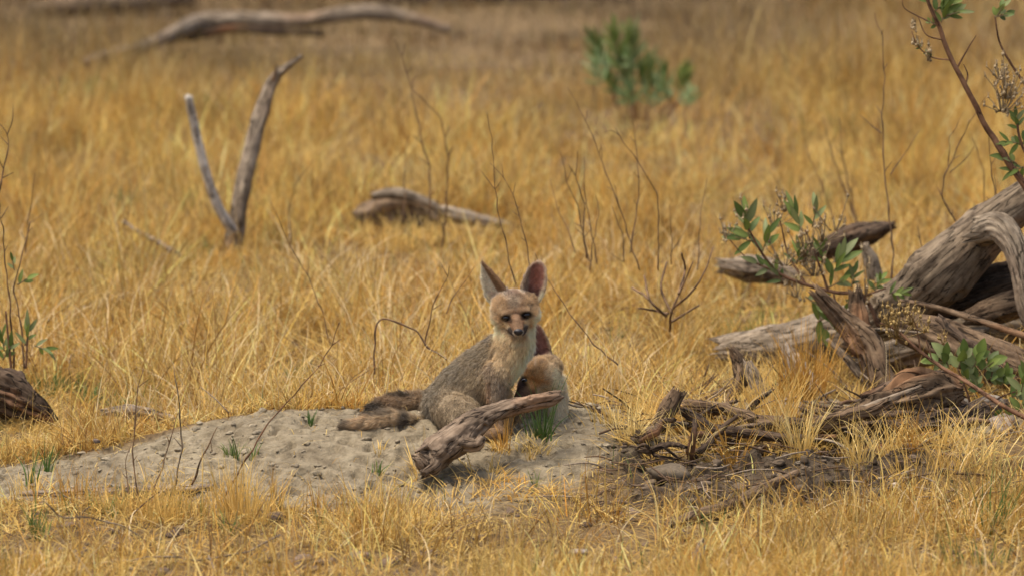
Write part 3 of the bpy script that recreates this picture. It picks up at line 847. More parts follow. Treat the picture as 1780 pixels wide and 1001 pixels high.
wood_thing('split_log', 'dark split log wedged under the arching dead limb', 'log', [
    ('log', [(1608, 545, 13.05, 14), (1650, 528, 13.05, 28), (1710, 505, 13.05, 32), (1800, 478, 13.05, 34)], dict(BIG, nl=90, seed=31, groove=.3))], W_DARK)
wood_thing('split_log', 'pale brown split log lying above the long straight stick', 'log', [
    ('log', [(1682, 552, 12.95, 12), (1710, 545, 12.95, 21), (1760, 530, 12.95, 26), (1810, 520, 12.95, 27)], dict(BIG, nl=80, seed=32, groove=.22))], W_BROWN)
wood_thing('fallen_log', 'thick brown log slanting down to the right edge behind the leafy plant', 'log', [
    ('log', [(1580, 570, 12.9, 26), (1640, 590, 12.85, 34), (1700, 615, 12.8, 37), (1760, 640, 12.76, 38), (1820, 665, 12.72, 38)], dict(BIG, seed=33, groove=.24))], W_BROWN)
wood_thing('fallen_log', 'short cracked log lying between the broken stump and the leafy plant', 'log', [
    ('log', [(1500, 632, 13.0, 18), (1540, 622, 13.0, 26), (1600, 606, 12.98, 30), (1660, 596, 12.96, 28), (1700, 592, 12.95, 24)], dict(BIG, nl=90, seed=34, groove=.22))], W_GREY)
wood_thing('dead_branch', 'thin dark branch lying across the slanting log', 'branch', [
    ('limb', [(1632, 552, 12.78, 7), (1660, 580, 12.74, 8), (1700, 608, 12.7, 8), (1745, 645, 12.66, 8), (1765, 668, 12.64, 6)], dict(SML, seed=35, kink=.6))], W_DARK)
wood_thing('long_stick', 'long smooth tan stick slanting across the logs to the right edge', 'stick', [
    ('stick', [(1565, 522, 12.72, 3), (1620, 532, 12.66, 4.5), (1700, 556, 12.6, 5.5), (1800, 590, 12.52, 6)], dict(nl=60, nc=16, rough=.08, groove=.04, seed=36))], W_BROWN)
wood_thing('dead_stick', 'thin pale stick between the broken stump and the cracked log', 'stick', [
    ('stick', [(1500, 573, 12.8, 2.5), (1540, 573, 12.8, 3), (1600, 578, 12.8, 2)], dict(nl=30, nc=10, rough=.08, seed=37))], W_PALE)

wood_thing('broken_stump', 'jagged broken stump leaning left beside the fallen tree', 'stump', [
    ('limb', [(1540, 680, 12.75, 34), (1528, 650, 12.76, 25), (1518, 612, 12.78, 23), (1500, 590, 12.79, 25), (1472, 562, 12.8, 19), (1445, 534, 12.8, 14), (1424, 512, 12.8, 10)], dict(MED, nl=120, nc=56, seed=41, groove=.36, rough=.28, jag=1.6), W_BROWN),
    ('limb', [(1512, 612, 12.84, 10), (1500, 590, 12.85, 16), (1494, 560, 12.86, 17), (1490, 530, 12.87, 15), (1488, 514, 12.87, 12)], dict(MED, seed=42, groove=.3, jag=1.4), W_BROWN),
    ('splinter', [(1440, 590, 12.8, 4), (1470, 620, 12.79, 7), (1500, 655, 12.78, 8), (1520, 670, 12.77, 9)], dict(SML, seed=43, groove=.3), W_GREY),
], W_BROWN)
wood_thing('rotten_slab', 'rotten log with orange broken wood at its right end', 'log', [
    ('slab', [(1372, 752, 12.180, 5), (1420, 742, 12.200, 10), (1480, 724, 12.230, 22), (1540, 706, 12.240, 34), (1600, 690, 12.250, 42), (1650, 682, 12.260, 34), (1668, 680, 12.260, 16)], dict(BIG, seed=44, groove=.45, rough=.3, flat=.8, jag=.5), W_BROWN),
    ('splinter', [(1500, 690, 12.240, 7), (1560, 668, 12.250, 11), (1620, 652, 12.260, 8), (1650, 645, 12.260, 3)], dict(SML, seed=45, groove=.4), W_DARK),
    ('splinter', [(1380, 745, 12.150, 5), (1450, 728, 12.160, 7), (1530, 700, 12.180, 7), (1600, 672, 12.190, 4)], dict(SML, seed=46, groove=.3), W_GREY),
], W_BROWN)
wood_thing('dead_root', 'long twisted brown root crossing the crumbled bank', 'root', [
    ('root', [(1168, 700, 12.17, 7), (1195, 704, 12.16, 10), (1235, 710, 12.14, 10), (1290, 720, 12.12, 9), (1350, 735, 12.090, 12), (1420, 738, 12.080, 14), (1480, 722, 12.080, 12), (1540, 700, 12.090, 9)], dict(MED, nl=140, seed=47, groove=.32, rough=.35, kink=.5), W_BROWN),
    ('root', [(1190, 716, 12.100, 8), (1215, 730, 12.080, 10), (1240, 745, 12.060, 9), (1300, 752, 12.040, 9), (1380, 762, 12.020, 8), (1450, 760, 12.020, 5)], dict(MED, seed=48, groove=.3, rough=.3), W_DARK),
], W_BROWN)
rl = []
rr2 = random.Random(5)
for i in range(40):
    px = rr2.uniform(1120, 1680); py = 796 - (px - 1120) * .12 + rr2.uniform(-42, 20)
    L_ = rr2.uniform(60, 190); a_ = rr2.gauss(-.18, .35)
    Yb_ = on_ground(px, py + 12); r_ = rr2.uniform(2.2, 7.5)
    n_ = 5; rows = []
    for k in range(n_):
        u = k / (n_ - 1) - .5
        rows.append((px + math.cos(a_) * L_ * u, py - 14 + math.sin(a_) * L_ * u + rr2.uniform(-9, 9), Yb_ - .03 + rr2.uniform(-.02, .02), r_ * (1.1 - abs(u)) ))
    rl.append(('root', rows, dict(nl=46, nc=18, rough=.35, groove=.25, kfreq=5, jag=.9, kink=.8, seed=200 + i), random.Random(i).choice([W_BROWN, W_DARK, W_GREYBROWN, W_DARK])))
wood_thing('root_tangle', 'tangle of thin dead roots and broken twigs over the dark crumbled bank', 'roots', rl, W_DARK)
wood_thing('dead_log', 'dark rotten log lowest in the pile beside the stones', 'log', [
    ('log', [(1385, 766, None, 8), (1460, 758, None, 17), (1540, 752, None, 22), (1620, 742, None, 24), (1700, 722, None, 22), (1745, 705, None, 14)], dict(BIG, seed=49, groove=.35, rough=.3))], W_DARK)
wood_thing('dead_log', 'dark log on the ground below the rotten slab', 'log', [
    ('log', [(1200, 770, None, 6), (1280, 785, None, 12), (1360, 790, None, 14), (1450, 788, None, 12), (1540, 780, None, 10)], dict(MED, seed=50, groove=.35, rough=.35))], W_DARK)
wood_thing('small_stump', 'small forked brown stump in the dry grass left of the pile', 'stump', [
    ('limb', [(1262, 708, 12.55, 9), (1278, 680, 12.56, 10), (1290, 655, 12.57, 14), (1284, 630, 12.58, 11), (1272, 606, 12.58, 5)], dict(MED, seed=51, groove=.35, rough=.3), W_BROWN),
    ('limb', [(1345, 712, 12.5, 8), (1325, 682, 12.53, 10), (1308, 655, 12.55, 12), (1300, 632, 12.56, 7)], dict(MED, seed=52, groove=.35, rough=.3), W_GREY),
], W_BROWN)
wood_thing('dead_root', 'slanting grey root rising from the grass under the fallen trunk', 'root', [
    ('root', [(1368, 600, 13.05, 6), (1385, 625, 12.9, 10), (1405, 655, 12.8, 11), (1425, 685, 12.72, 11), (1440, 712, 12.66, 9)], dict(MED, seed=53, groove=.3))], W_GREY)
wood_thing('dead_root', 'short stub of wood under the fallen trunk', 'root', [
    ('root', [(1370, 612, 13.1, 11), (1372, 632, 13.08, 13), (1374, 656, 13.06, 14)], dict(MED, seed=54, groove=.3))], W_GREY)
wood_thing('wood_chunk', 'slanting wedge of old wood at the left end of the root pile', 'wood', [
    ('chunk', [(1146, 738, 12.060, 13), (1160, 712, 12.070, 17), (1176, 686, 12.080, 13)], dict(MED, seed=55, groove=.3, flat=.8))], W_BROWN)
wood_thing('ground_stick', 'tapering tan stick lying below the crumbled bank', 'stick', [
    ('stick', [(1165, 916, 11.42, 13), (1215, 896, 11.46, 12), (1270, 878, 11.52, 11), (1330, 848, 11.6, 10), (1385, 822, 11.68, 6)], dict(MED, seed=56, groove=.12))], W_BROWN)
wood_thing('ground_stick', 'small curved pale stick above the tapering tan stick', 'stick', [
    ('stick', [(1385, 806, 11.84, 4), (1420, 798, 11.86, 6), (1455, 800, 11.86, 5)], dict(SML, seed=57))], W_PALE)
wood_thing('ground_stick', 'broken thin tan twig hanging over the bank hollow', 'stick', [
    ('stick', [(1418, 762, 12.0, 2.2), (1450, 768, 11.98, 2.4), (1484, 786, 11.96, 2.0)], dict(SML, seed=58, nc=10))], W_PALE)
wood_thing('wood_shard', 'grey pointed shard of wood standing at the bottom edge', 'wood', [
    ('shard', [(1190, 1010, 10.98, 12), (1205, 985, 10.98, 15), (1218, 950, 10.99, 8), (1222, 936, 11.0, 3)], dict(MED, seed=59, groove=.3, flat=.5))], W_GREY)

wood_thing('broken_log', 'chunky broken log with a pale top slab in the middle of the grass', 'log', [
    ('log', [(632, 381, 15.75, 22), (650, 377, 15.75, 25), (695, 371, 15.75, 26), (730, 378, 15.75, 21), (765, 392, 15.75, 10)], dict(MED, nl=110, nc=56, seed=61, groove=.35, rough=.45, jag=.5), W_GREYBROWN),
    ('slab', [(651, 341, 15.7, 7), (680, 337, 15.7, 10), (710, 341, 15.7, 10), (752, 357, 15.7, 8)], dict(MED, seed=62, groove=.2), W_PALE),
    ('log', [(750, 362, 15.75, 8), (800, 376, 15.75, 13), (850, 386, 15.75, 10), (885, 390, 15.75, 5)], dict(MED, seed=63, groove=.2), W_PALE),
], W_BROWN)
wood_thing('raised_log', 'dark pointed log poking out of the grass behind the leafy shrub', 'log', [
    ('log', [(1395, 450, 14.0, 8), (1440, 432, 14.0, 17), (1490, 412, 14.0, 23), (1525, 400, 14.0, 17), (1551, 392, 14.0, 6)], dict(MED, nl=110, nc=50, seed=64, groove=.3, rough=.25), W_DARK)], W_DARK)
wood_thing('leaning_post', 'short pale leaning stub of wood behind the broken stump', 'wood', [
    ('stub', [(1520, 478, 13.6, 14), (1512, 450, 13.6, 12), (1504, 430, 13.6, 7)], dict(MED, seed=65, groove=.2))], W_PALE)
wood_thing('half_buried_log', 'grey log half hidden in grass left of the leafy shrub', 'log', [
    ('log', [(1262, 462, 14.4, 14), (1300, 466, 14.4, 22), (1345, 474, 14.4, 20), (1385, 486, 14.4, 14)], dict(MED, seed=66, groove=.25, rough=.25))], W_GREY)
wood_thing('bark_log', 'dark brown bark covered log at the left edge', 'log', [
    ('log', [(-40, 668, 12.62, 36), (0, 680, 12.60, 34), (40, 696, 12.58, 28), (72, 714, 12.56, 19), (92, 730, 12.55, 8)], dict(BIG, nl=90, seed=67, groove=.5, rough=.6), W_DARK)], W_DARK)
wood_thing('pale_branch', 'pale fallen branch half hidden in grass at the left', 'branch', [
    ('limb', [(52, 574, 13.95, 8), (100, 556, 14.05, 9), (150, 538, 14.15, 9), (190, 524, 14.22, 11), (222, 514, 14.28, 8)], dict(MED, seed=68))], W_PALE)
wood_thing('dead_branch', 'thin dark branch lying in grass left of the forked branch', 'branch', [
    ('limb', [(215, 385, 15.2, 3), (250, 408, 15.1, 4), (290, 432, 15.0, 5), (315, 444, 15.0, 4)], dict(SML, seed=69, kink=.6))], W_GREY)
wood_thing('wood_fragment', 'flat grey fragment of wood behind the left end of the sand', 'wood', [
    ('fragment', [(180, 716, 12.42, 6), (215, 714, 12.42, 12), (260, 722, 12.42, 13), (305, 730, 12.42, 7)], dict(MED, seed=70, groove=.3, flat=.6))], W_GREY)
wood_thing('buried_stick', 'brown stick half buried along the front of the sand', 'stick', [
    ('stick', [(38, 858, None, 5), (110, 858, None, 8), (200, 854, None, 9), (290, 852, None, 10), (366, 848, None, 7)], dict(MED, seed=71, rough=.3))], W_GREY)
wood_thing('buried_stick', 'thin tan stick lying on the front edge of the sand', 'stick', [
    ('stick', [(470, 886, None, 2.5), (550, 878, None, 3.2), (640, 873, None, 2.5)], dict(SML, seed=72, nc=10))], W_PALE)

# far background
FB = dict(nl=110, nc=24, rough=.15, groove=.1, jag=.5)
wood_thing('background_log', 'long curved grey branch lying across the top left', 'branch', [
    ('limb', [(140, 112, 19.6, 8), (180, 98, 19.8, 9), (240, 84, 19.9, 11), (300, 60, 20.2, 12), (345, 40, 20.4, 15), (420, 33, 20.4, 13), (520, 36, 20.4, 12), (590, 26, 20.4, 13), (650, 22, 20.4, 13), (710, 32, 20.4, 11), (780, 52, 20.4, 7)], dict(FB, seed=81), W_GREY),
    ('limb', [(300, 68, 20.38, 7), (340, 62, 20.38, 8), (400, 50, 20.38, 8), (470, 54, 20.38, 7), (560, 58, 20.38, 6)], dict(FB, seed=82), W_DARK),
], W_GREY)
wood_thing('background_log', 'dark log lying at the top middle behind the grass', 'log', [
    ('log', [(660, -6, 22.0, 18), (760, -2, 22.0, 24), (850, -4, 22.0, 26), (950, 0, 22.0, 23), (1090, 2, 22.0, 15)], dict(FB, seed=83))], W_GREYBROWN)
wood_thing('background_log', 'dark brown log at the top left corner', 'log', [
    ('log', [(60, 18, 21.6, 14), (160, 6, 21.6, 20), (240, 0, 21.6, 20), (330, -6, 21.6, 16)], dict(FB, seed=84))], W_GREYBROWN)
for i, (px, py, r, lb) in enumerate(((695, 190, 6, 'dark blurred stub of wood behind the tall twin twigs'), (935, 196, 6, 'dark blurred stub of wood midway between twin twigs and bush'),
                                    (200, 84, 6, 'dark stub of wood below the left end of the curved grey branch'), (20, 125, 8, 'grey stub of wood at the left edge near the top'))):
    Y = on_ground(px, py + 30) + .25
    wood_thing('wood_stub', lb, 'stub', [('stub', [(px - 9, py + 22, Y, r), (px, py, Y, r), (px + 7, py - 16, Y, r * .6)], dict(SML, seed=90 + i))], W_GREYBROWN, 'stubs of dead wood in the far grass')


# ------------------------------------------------------------------ bare twigs
def twig(label, rows_list, Y=None, r=2.0, mat=None, name='bare_twig', cat='twig', r1=None):
    g = Geo()
    main = rows_list[0]
    rows_list = list(rows_list)
    for i in range(1, len(main) - 1):
        if name == 'bare_twig' and random.random() < .5:
            (ax, ay), (bx, by) = main[i], main[i + 1]
            ll = max(math.hypot(bx - ax, by - ay), 1)
            ux, uy = (bx - ax) / ll, (by - ay) / ll
            sg = random.choice((-1, 1)); k_ = random.uniform(8, 26)
            rows_list.append([(ax, ay), (ax + (ux * .8 - uy * sg * .6) * k_, ay + (uy * .8 + ux * sg * .6) * k_)])
    if Y is None:
        Y = on_ground(*main[0])
    rs = []
    for k, rows in enumerate(rows_list):
        n = len(rows)
        r0 = (r if k == 0 else r * .6) * .62
        re = r1 * .62 if (r1 and k == 0) else r0 * .38
        sd = int(abs(rows[0][0] * 7 + rows[0][1])) % 9999
        # zig-zag at the nodes
        fine = []
        for i in range(n - 1):
            a, b_ = np.array(rows[i], float), np.array(rows[i + 1], float)
            m_ = max(1, int(np.linalg.norm(b_ - a) / 16))
            for j in range(m_):
                u = j / m_
                q_ = a * (1 - u) + b_ * u
                if i or j:
                    pr = np.array([-(b_ - a)[1], (b_ - a)[0]]) / max(np.linalg.norm(b_ - a), 1)
                    q_ = q_ + pr * rng.normal(0, .9)
                fine.append(q_)
        fine.append(np.array(rows[-1], float))
        m_ = len(fine)
        yo = rng.uniform(-.25, .25)
        pts = []
        for i, q_ in enumerate(fine):
            u = i / max(1, m_ - 1)
            yy = Y + yo * (u if k == 0 else .3) * M(150, Y)
            if k > 0: yy = Y + yo * M(40, Y) * u
            rr_ = (r0 * (1 - u) + re * u) * (1.25 if i % 3 == 1 else .95)
            pts.append((q_[0], q_[1], yy, rr_))
        tube(g, wpts(pts), nl=m_ * 4, nc=6, seed=sd, rough=.1)
    o = g.build(name, mat or W_TWIG)
    return tag(o, label, cat, 'bare twigs standing in the grass' if name == 'bare_twig' else None)


T = twig
T('tall dark twig rising beside the dark pointed log to the top', [[(1548, 492), (1553, 440), (1545, 380), (1537, 300), (1534, 200), (1537, 120), (1532, 60), (1520, 22)], [(1547, 305), (1570, 272), (1600, 225)], [(1533, 232), (1494, 200)], [(1537, 80), (1530, 78)]], 13.4, 3.0)
T('tall kinked twig left of the twin twig over the broken log', [[(746, 372), (748, 340), (747, 287), (734, 250), (723, 200), (715, 155), (708, 126), (699, 99), (685, 68)], [(708, 126), (716, 116)], [(713, 148), (722, 135), (726, 130)]], 14.6, 3.0)
T('curved twig meeting the tall kinked twig near its top', [[(768, 430), (777, 340), (779, 273), (774, 239), (765, 206), (740, 179), (716, 156)], [(779, 273), (785, 258)]], 14.6, 3.0)
T('short thin twig rising in front of the pale slab', [[(700, 380), (703, 340), (702, 306), (706, 267), (710, 236)]], 14.6, 2.2)
T('long thin twig ending above the fox ear', [[(897, 495), (886, 454), (879, 414), (867, 377), (862, 328), (860, 292), (855, 242), (846, 194)], [(860, 329), (845, 310), (834, 295)]], 12.9, 2.0)
T('branching thin twig just right of the one above the fox ear', [[(930, 500), (920, 454), (916, 421), (903, 377), (892, 337), (875, 308), (852, 284)], [(892, 337), (896, 318)], [(903, 362), (888, 352)]], 12.9, 2.0)
T('longest slanting twig with its tip furthest up in the middle cluster', [[(1112, 470), (1086, 388), (1065, 331), (1042, 266), (1018, 210), (1003, 180), (986, 152)], [(1047, 275), (1045, 250)], [(1075, 355), (1068, 320)]], 13.3, 2.2)
T('twig with a hooked tip bending left right of the middle cluster', [[(1144, 470), (1145, 392), (1144, 337), (1110, 283), (1076, 235), (1062, 229), (1050, 231)]], 13.3, 2.3)
T('upright twig crossing the hooked twig below the green bush', [[(1096, 440), (1099, 412), (1108, 358), (1111, 310), (1106, 249), (1099, 208)]], 13.4, 2.3)
T('leftmost tall twig of the middle cluster curving right as it falls', [[(1025, 455), (1014, 409), (1004, 358), (986, 314), (974, 263)]], 13.4, 2.2)
T('thick twig in the middle cluster with a bend near its tip', [[(1020, 450), (1014, 415), (1016, 358), (1001, 307), (1004, 263)], [(1014, 396), (998, 388)]], 13.35, 2.6)
T('straight twig just right of the thick bent twig', [[(1038, 460), (1026, 392), (1016, 331), (1016, 273)]], 13.4, 2.2)
T('short wavy twig in the middle cluster', [[(1025, 470), (1030, 426), (1042, 368), (1035, 337)], [(1040, 350), (1036, 380)]], 13.3, 2.0)
T('slanting short twig left of the middle cluster', [[(1000, 440), (987, 402), (970, 365), (957, 312)]], 13.5, 1.8)
T('short dark twig under the long slanting twig', [[(1084, 456), (1081, 409), (1064, 358)], [(1084, 456), (1060, 440)]], 13.35, 2.0)
T('forked low twig between the middle cluster and the leafy shrub', [[(1167, 460), (1167, 412), (1164, 354)], [(1167, 440), (1185, 410), (1200, 385)]], 13.5, 1.8)
T('single twig rising left of the leafy shrub', [[(1212, 470), (1215, 433), (1218, 371), (1229, 310)]], 13.5, 2.2)
T('blurred slanting twig above the dark pointed log', [[(1492, 395), (1488, 383), (1466, 326), (1444, 259), (1430, 201)]], 14.8, 2.8)
T('blurred upright twig meeting another above the dark pointed log', [[(1490, 395), (1478, 335), (1464, 268), (1459, 206)]], 14.8, 2.8)
T('faint twig slanting over the leafy shrub', [[(1452, 400), (1449, 383), (1430, 326), (1406, 273), (1395, 225)]], 14.6, 2.0)
T('curved forked twig rising behind the arching dead limb', [[(1680, 420), (1675, 412), (1655, 375), (1636, 340), (1643, 305), (1655, 278), (1684, 216), (1715, 168)], [(1648, 290), (1651, 240), (1675, 195)], [(1651, 300), (1675, 280), (1694, 255)]], 13.3, 2.6)
T('short crooked dark twig left of the arching dead limb', [[(1596, 492), (1598, 479), (1605, 446), (1600, 415), (1595, 393)]], 13.2, 2.4)
T('thin dark twig standing on top of the arching dead limb', [[(1733, 368), (1732, 360), (1722, 288), (1718, 225)], [(1732, 340), (1728, 300)]], 13.1, 2.3)
T('faint twig just left of the one on the arching limb', [[(1713, 390), (1710, 297), (1690, 240)]], 13.8, 2.2)
T('forked twig at the left edge with a hooked top', [[(-6, 350), (0, 327), (6, 294), (14, 252), (12, 231), (0, 216)], [(12, 236), (20, 210), (23, 180)], [(4, 310), (24, 300)]], 13.0, 3.0)
T('thin upright twig near the left edge', [[(44, 440), (46, 420), (52, 369), (61, 302)], [(50, 390), (75, 372)]], 13.8, 2.2)
T('brown stem at the left edge beside the green plant', [[(24, 640), (23, 604), (15, 513), (8, 437), (2, 380), (-2, 340)]], 12.7, 3.0)
T('brown stem rising behind the green plant at the left edge', [[(42, 640), (40, 604), (34, 551), (23, 505), (34, 460), (49, 403), (52, 385)]], 12.72, 2.8)
T('long tan twig slanting right over the sand', [[(391, 862), (421, 808), (465, 736), (513, 684), (553, 636), (577, 600), (590, 560)]], 11.6, 2.6, W_STEM)
T('upright dark twig in front of the left sand', [[(242, 870), (232, 800), (232, 744), (240, 672), (250, 640)], [(233, 760), (238, 700)]], 11.55, 2.6)
T('dark reddish twig slanting up from the stick on the sand', [[(252, 888), (280, 816), (294, 768), (310, 716)]], 11.58, 3.0)
T('pale tan dry stalk standing in front of the sand', [[(304, 850), (316, 776), (312, 704), (302, 636)]], 11.62, 3.2, W_PALE)
T('short dark red twig slanting right on the sand', [[(333, 842), (353, 792), (377, 742)], [(366, 765), (369, 786)]], 11.64, 3.2)
T('crooked short twig left of the upright dark twig', [[(224, 862), (220, 830), (218, 800), (228, 772)]], 11.58, 2.4)
T('twig arching over the grass left of the foxes', [[(651, 650), (651, 637), (652, 577), (656, 559), (669, 554), (695, 561), (726, 577), (744, 603), (778, 625)], [(745, 604), (741, 606)]], 12.5, 2.8, None, 'arched_twig', 'twig', 2.6)
T('thin twig lying in the grass above the fox tails', [[(563, 689), (607, 665), (643, 642)], [(607, 665), (615, 655), (640, 638)]], 12.4, 2.0)
T('bowed dark twig left of the fox ears', [[(738, 600), (742, 582), (752, 538), (765, 502), (778, 480), (781, 462)]], 12.6, 2.2)
T('short thin twig just left of the fox ear tip', [[(776, 545), (786, 520), (809, 486), (825, 463)]], 12.6, 1.7)
T('long twig slanting down right of the fox ear', [[(1074, 634), (1068, 630), (1032, 598), (1000, 558), (946, 478), (930, 440)]], 12.35, 2.2)
T('long thin twig slanting over the grass in the left middle', [[(575, 600), (560, 540), (535, 480), (500, 420), (470, 350)]], 13.0, 1.7)
T('thin forked twig right of the forked branch', [[(505, 430), (502, 360), (520, 310), (545, 278)]], 14.5, 1.8)
T('long curving twig lying across the bottom left', [[(0, 968), (47, 978), (118, 984), (197, 976), (275, 966), (354, 972), (433, 957), (488, 929)]], 11.0, 2.6, W_GREY, 'ground_twig', 'twig', 2.4)
T('arched thin twig below the left end of the sand', [[(79, 872), (102, 896), (157, 900), (212, 911), (252, 937), (275, 985)]], 11.2, 2.0, W_GREY, 'ground_twig', 'twig', 1.8)
T('thin vertical twig right of the broken log', [[(772, 420), (768, 400), (764, 360), (760, 320)]], 14.7, 1.6)
T('pair of thin twigs far left of the forked branch', [[(215, 400), (226, 350), (222, 300)], [(226, 350), (240, 320)]], 15.0, 1.8)

# dead twiggy bush
g = Geo()
for rows in ([(1165, 575), (1168, 540), (1185, 500), (1205, 455)], [(1168, 545), (1150, 500), (1158, 455)], [(1170, 535), (1200, 510), (1225, 470), (1240, 430)], [(1160, 550), (1130, 520), (1120, 480)], [(1160, 545), (1140, 540), (1110, 535)], [(1180, 510), (1190, 470), (1185, 440)], [(1130, 520), (1100, 500)], [(1165, 560), (1190, 545), (1215, 530)]):
    tube(g, wpts([(a, b, 12.95 + .05 * math.sin(a), 2.6 - 1.6 * i / 3) for i, (a, b) in enumerate(rows)]), nl=20, nc=6, seed=int(rows[-1][0]), kink=.8)
tag(g.build('dead_bush', W_TWIG), 'small leafless twiggy bush in the grass right of the foxes', 'bush')


# ------------------------------------------------------------------ leafy plants
def leaf(g, base, d, L, wd, col, up=(0, 0, 1), curl=.3, fold=.25):
    """a lance-shaped leaf: folded along its midrib, bending over"""
    base, d = np.array(base, float), np.array(d, float)
    d /= np.linalg.norm(d)
    side = np.cross(d, up)
    if np.linalg.norm(side) < .05: side = np.array([1., 0, 0])
    side /= np.linalg.norm(side)
    n = np.cross(side, d)
    ks = np.linspace(0, 1, 8)
    prof = np.sin(np.pi * ks ** .8) ** .8 * .5 * wd + .0002
    mid = base + d * (ks * L)[:, None] - n * (curl * L * ks ** 2)[:, None]
    l_ = mid - side * prof[:, None] + n * (fold * prof)[:, None]
    r_ = mid + side * prof[:, None] + n * (fold * prof)[:, None]
    V = np.stack([l_, mid, r_], 1).reshape(-1, 3)
    q = []
    for i in range(7):
        for j in (0, 1):
            q.append([i * 3 + j, i * 3 + j + 1, i * 3 + j + 4, i * 3 + j + 3])
    cc = np.tile(np.asarray(col) * rng.uniform(.75, 1.25), (len(V), 1))
    cc[1::3] *= 1.25
    g.add(V, q, col=cc)


LG = [(.115, .155, .03), (.15, .19, .04), (.19, .215, .08), (.085, .12, .025)]


def sprig(gl, gs, px, py, Y, ang, n, Lpx, wpx, sp=1.0, cols=LG, stem_len=None):
    """leaves round the end of a shoot growing along ang (degrees, picture plane)"""
    a = math.radians(ang)
    dv = np.array([math.cos(a), 0, math.sin(a)])
    s = M(1, Y)
    o = np.array(P(px, py, Y))
    sl = (stem_len if stem_len is not None else Lpx * 1.0) * s
    pts = [(*(o + dv * sl * u + np.array([0, .3 * sl * u * math.sin(n), 0])), (1.4 - .8 * u) * s) for u in (0, .33, .66, 1)]
    g2 = Geo(); tube(g2, pts, nl=12, nc=6)
    gl.add(g2.v[0], g2.q[0], g2.t[0], col=np.tile(np.array([.20, .15, .07]), (len(g2.v[0]), 1)))
    for i in range(n):
        u = (i + .5) / n
        ph = i * 2.4
        sidev = np.array([-dv[2], 0, dv[0]]) * math.cos(ph) + np.array([0, 1, 0]) * math.sin(ph)
        dd = dv * (.55 + .6 * u) + sidev * sp * (1.0 - .55 * u)
        leaf(gl, o + dv * sl * u * 1.0, dd, Lpx * s * rng.uniform(.7, 1.15), wpx * s * rng.uniform(.8, 1.2), random.choice(cols), up=(rng.uniform(-.5, .5), -1, .6), curl=rng.uniform(-.05, .3))


def flowers(gf, px, py, Y, spread, n, col=(.40, .30, .17), size=2.6):
    """dry seed heads: small ragged balls on thin stalks"""
    s = M(1, Y)
    for i in range(n):
        x, y = px + rng.normal(0, spread), py + rng.normal(0, spread)
        yy = Y + rng.normal(0, spread * s)
        c0 = P(x, y, yy)
        rr_ = size * s * rng.uniform(.6, 1.3)
        clod(gf, c0, (rr_, rr_, rr_ * 1.2), np.array(col) * rng.uniform(.6, 1.3), i + int(px), False)
        k = 3
        nb = 5
        blades(gf, np.full(nb, c0.x), np.full(nb, yy), np.full(nb, size * 2.2 * s), rng.uniform(0, 6.28, nb), rng.uniform(.2, 1.4, nb), np.zeros(nb), np.full(nb, .0015), np.array(col) * rng.uniform(.7, 1.3, (nb, 1)), K=2, z=np.full(nb, c0.z + .004))
        # stalk down towards the middle of the bunch
        tx, ty = px + (x - px) * .2, py + spread * 1.4
        tube_pts = wpts([(x, y, yy, .8), ((x + tx) / 2 + 1, (y + ty) / 2, (yy + Y) / 2, .7), (tx, ty, Y, .9)])
        g2 = Geo(); tube(g2, tube_pts, nl=6, nc=4)
        gf.add(g2.v[0], g2.q[0], g2.t[0] if g2.t else None, col=np.tile(np.array(col) * .7, (len(g2.v[0]), 1)))


def plant(name, label, cat, stems, sprigs, fls=(), stem_mat=None, extra=None):
    """thing > each main stem, the foliage, each seed head"""
    e = tag(empty(name), label, cat)
    e.location = P(*stems[0][0][:3])
    bpy.context.view_layer.update()
    inv = e.matrix_world.inverted()

    def put(g_, nm, mt):
        o = g_.build(nm, mt); o.parent = e; o.matrix_parent_inverse = inv
    gl, gs = Geo(), Geo()
    for rows in stems:
        g_ = Geo()
        tube(g_, wpts(rows), nl=len(rows) * 8, nc=10, rough=.08, seed=int(rows[0][0]) % 97, kink=.5)
        put(g_, 'stem', stem_mat or W_STEM)
    for sp_ in sprigs: sprig(gl, gs, *sp_)
    if gl.n:
        put(gl, 'foliage', LEAF)
    for f in fls:
        gf = Geo(); flowers(gf, *f)
        put(gf, 'seed_head', STRAW)
    return e


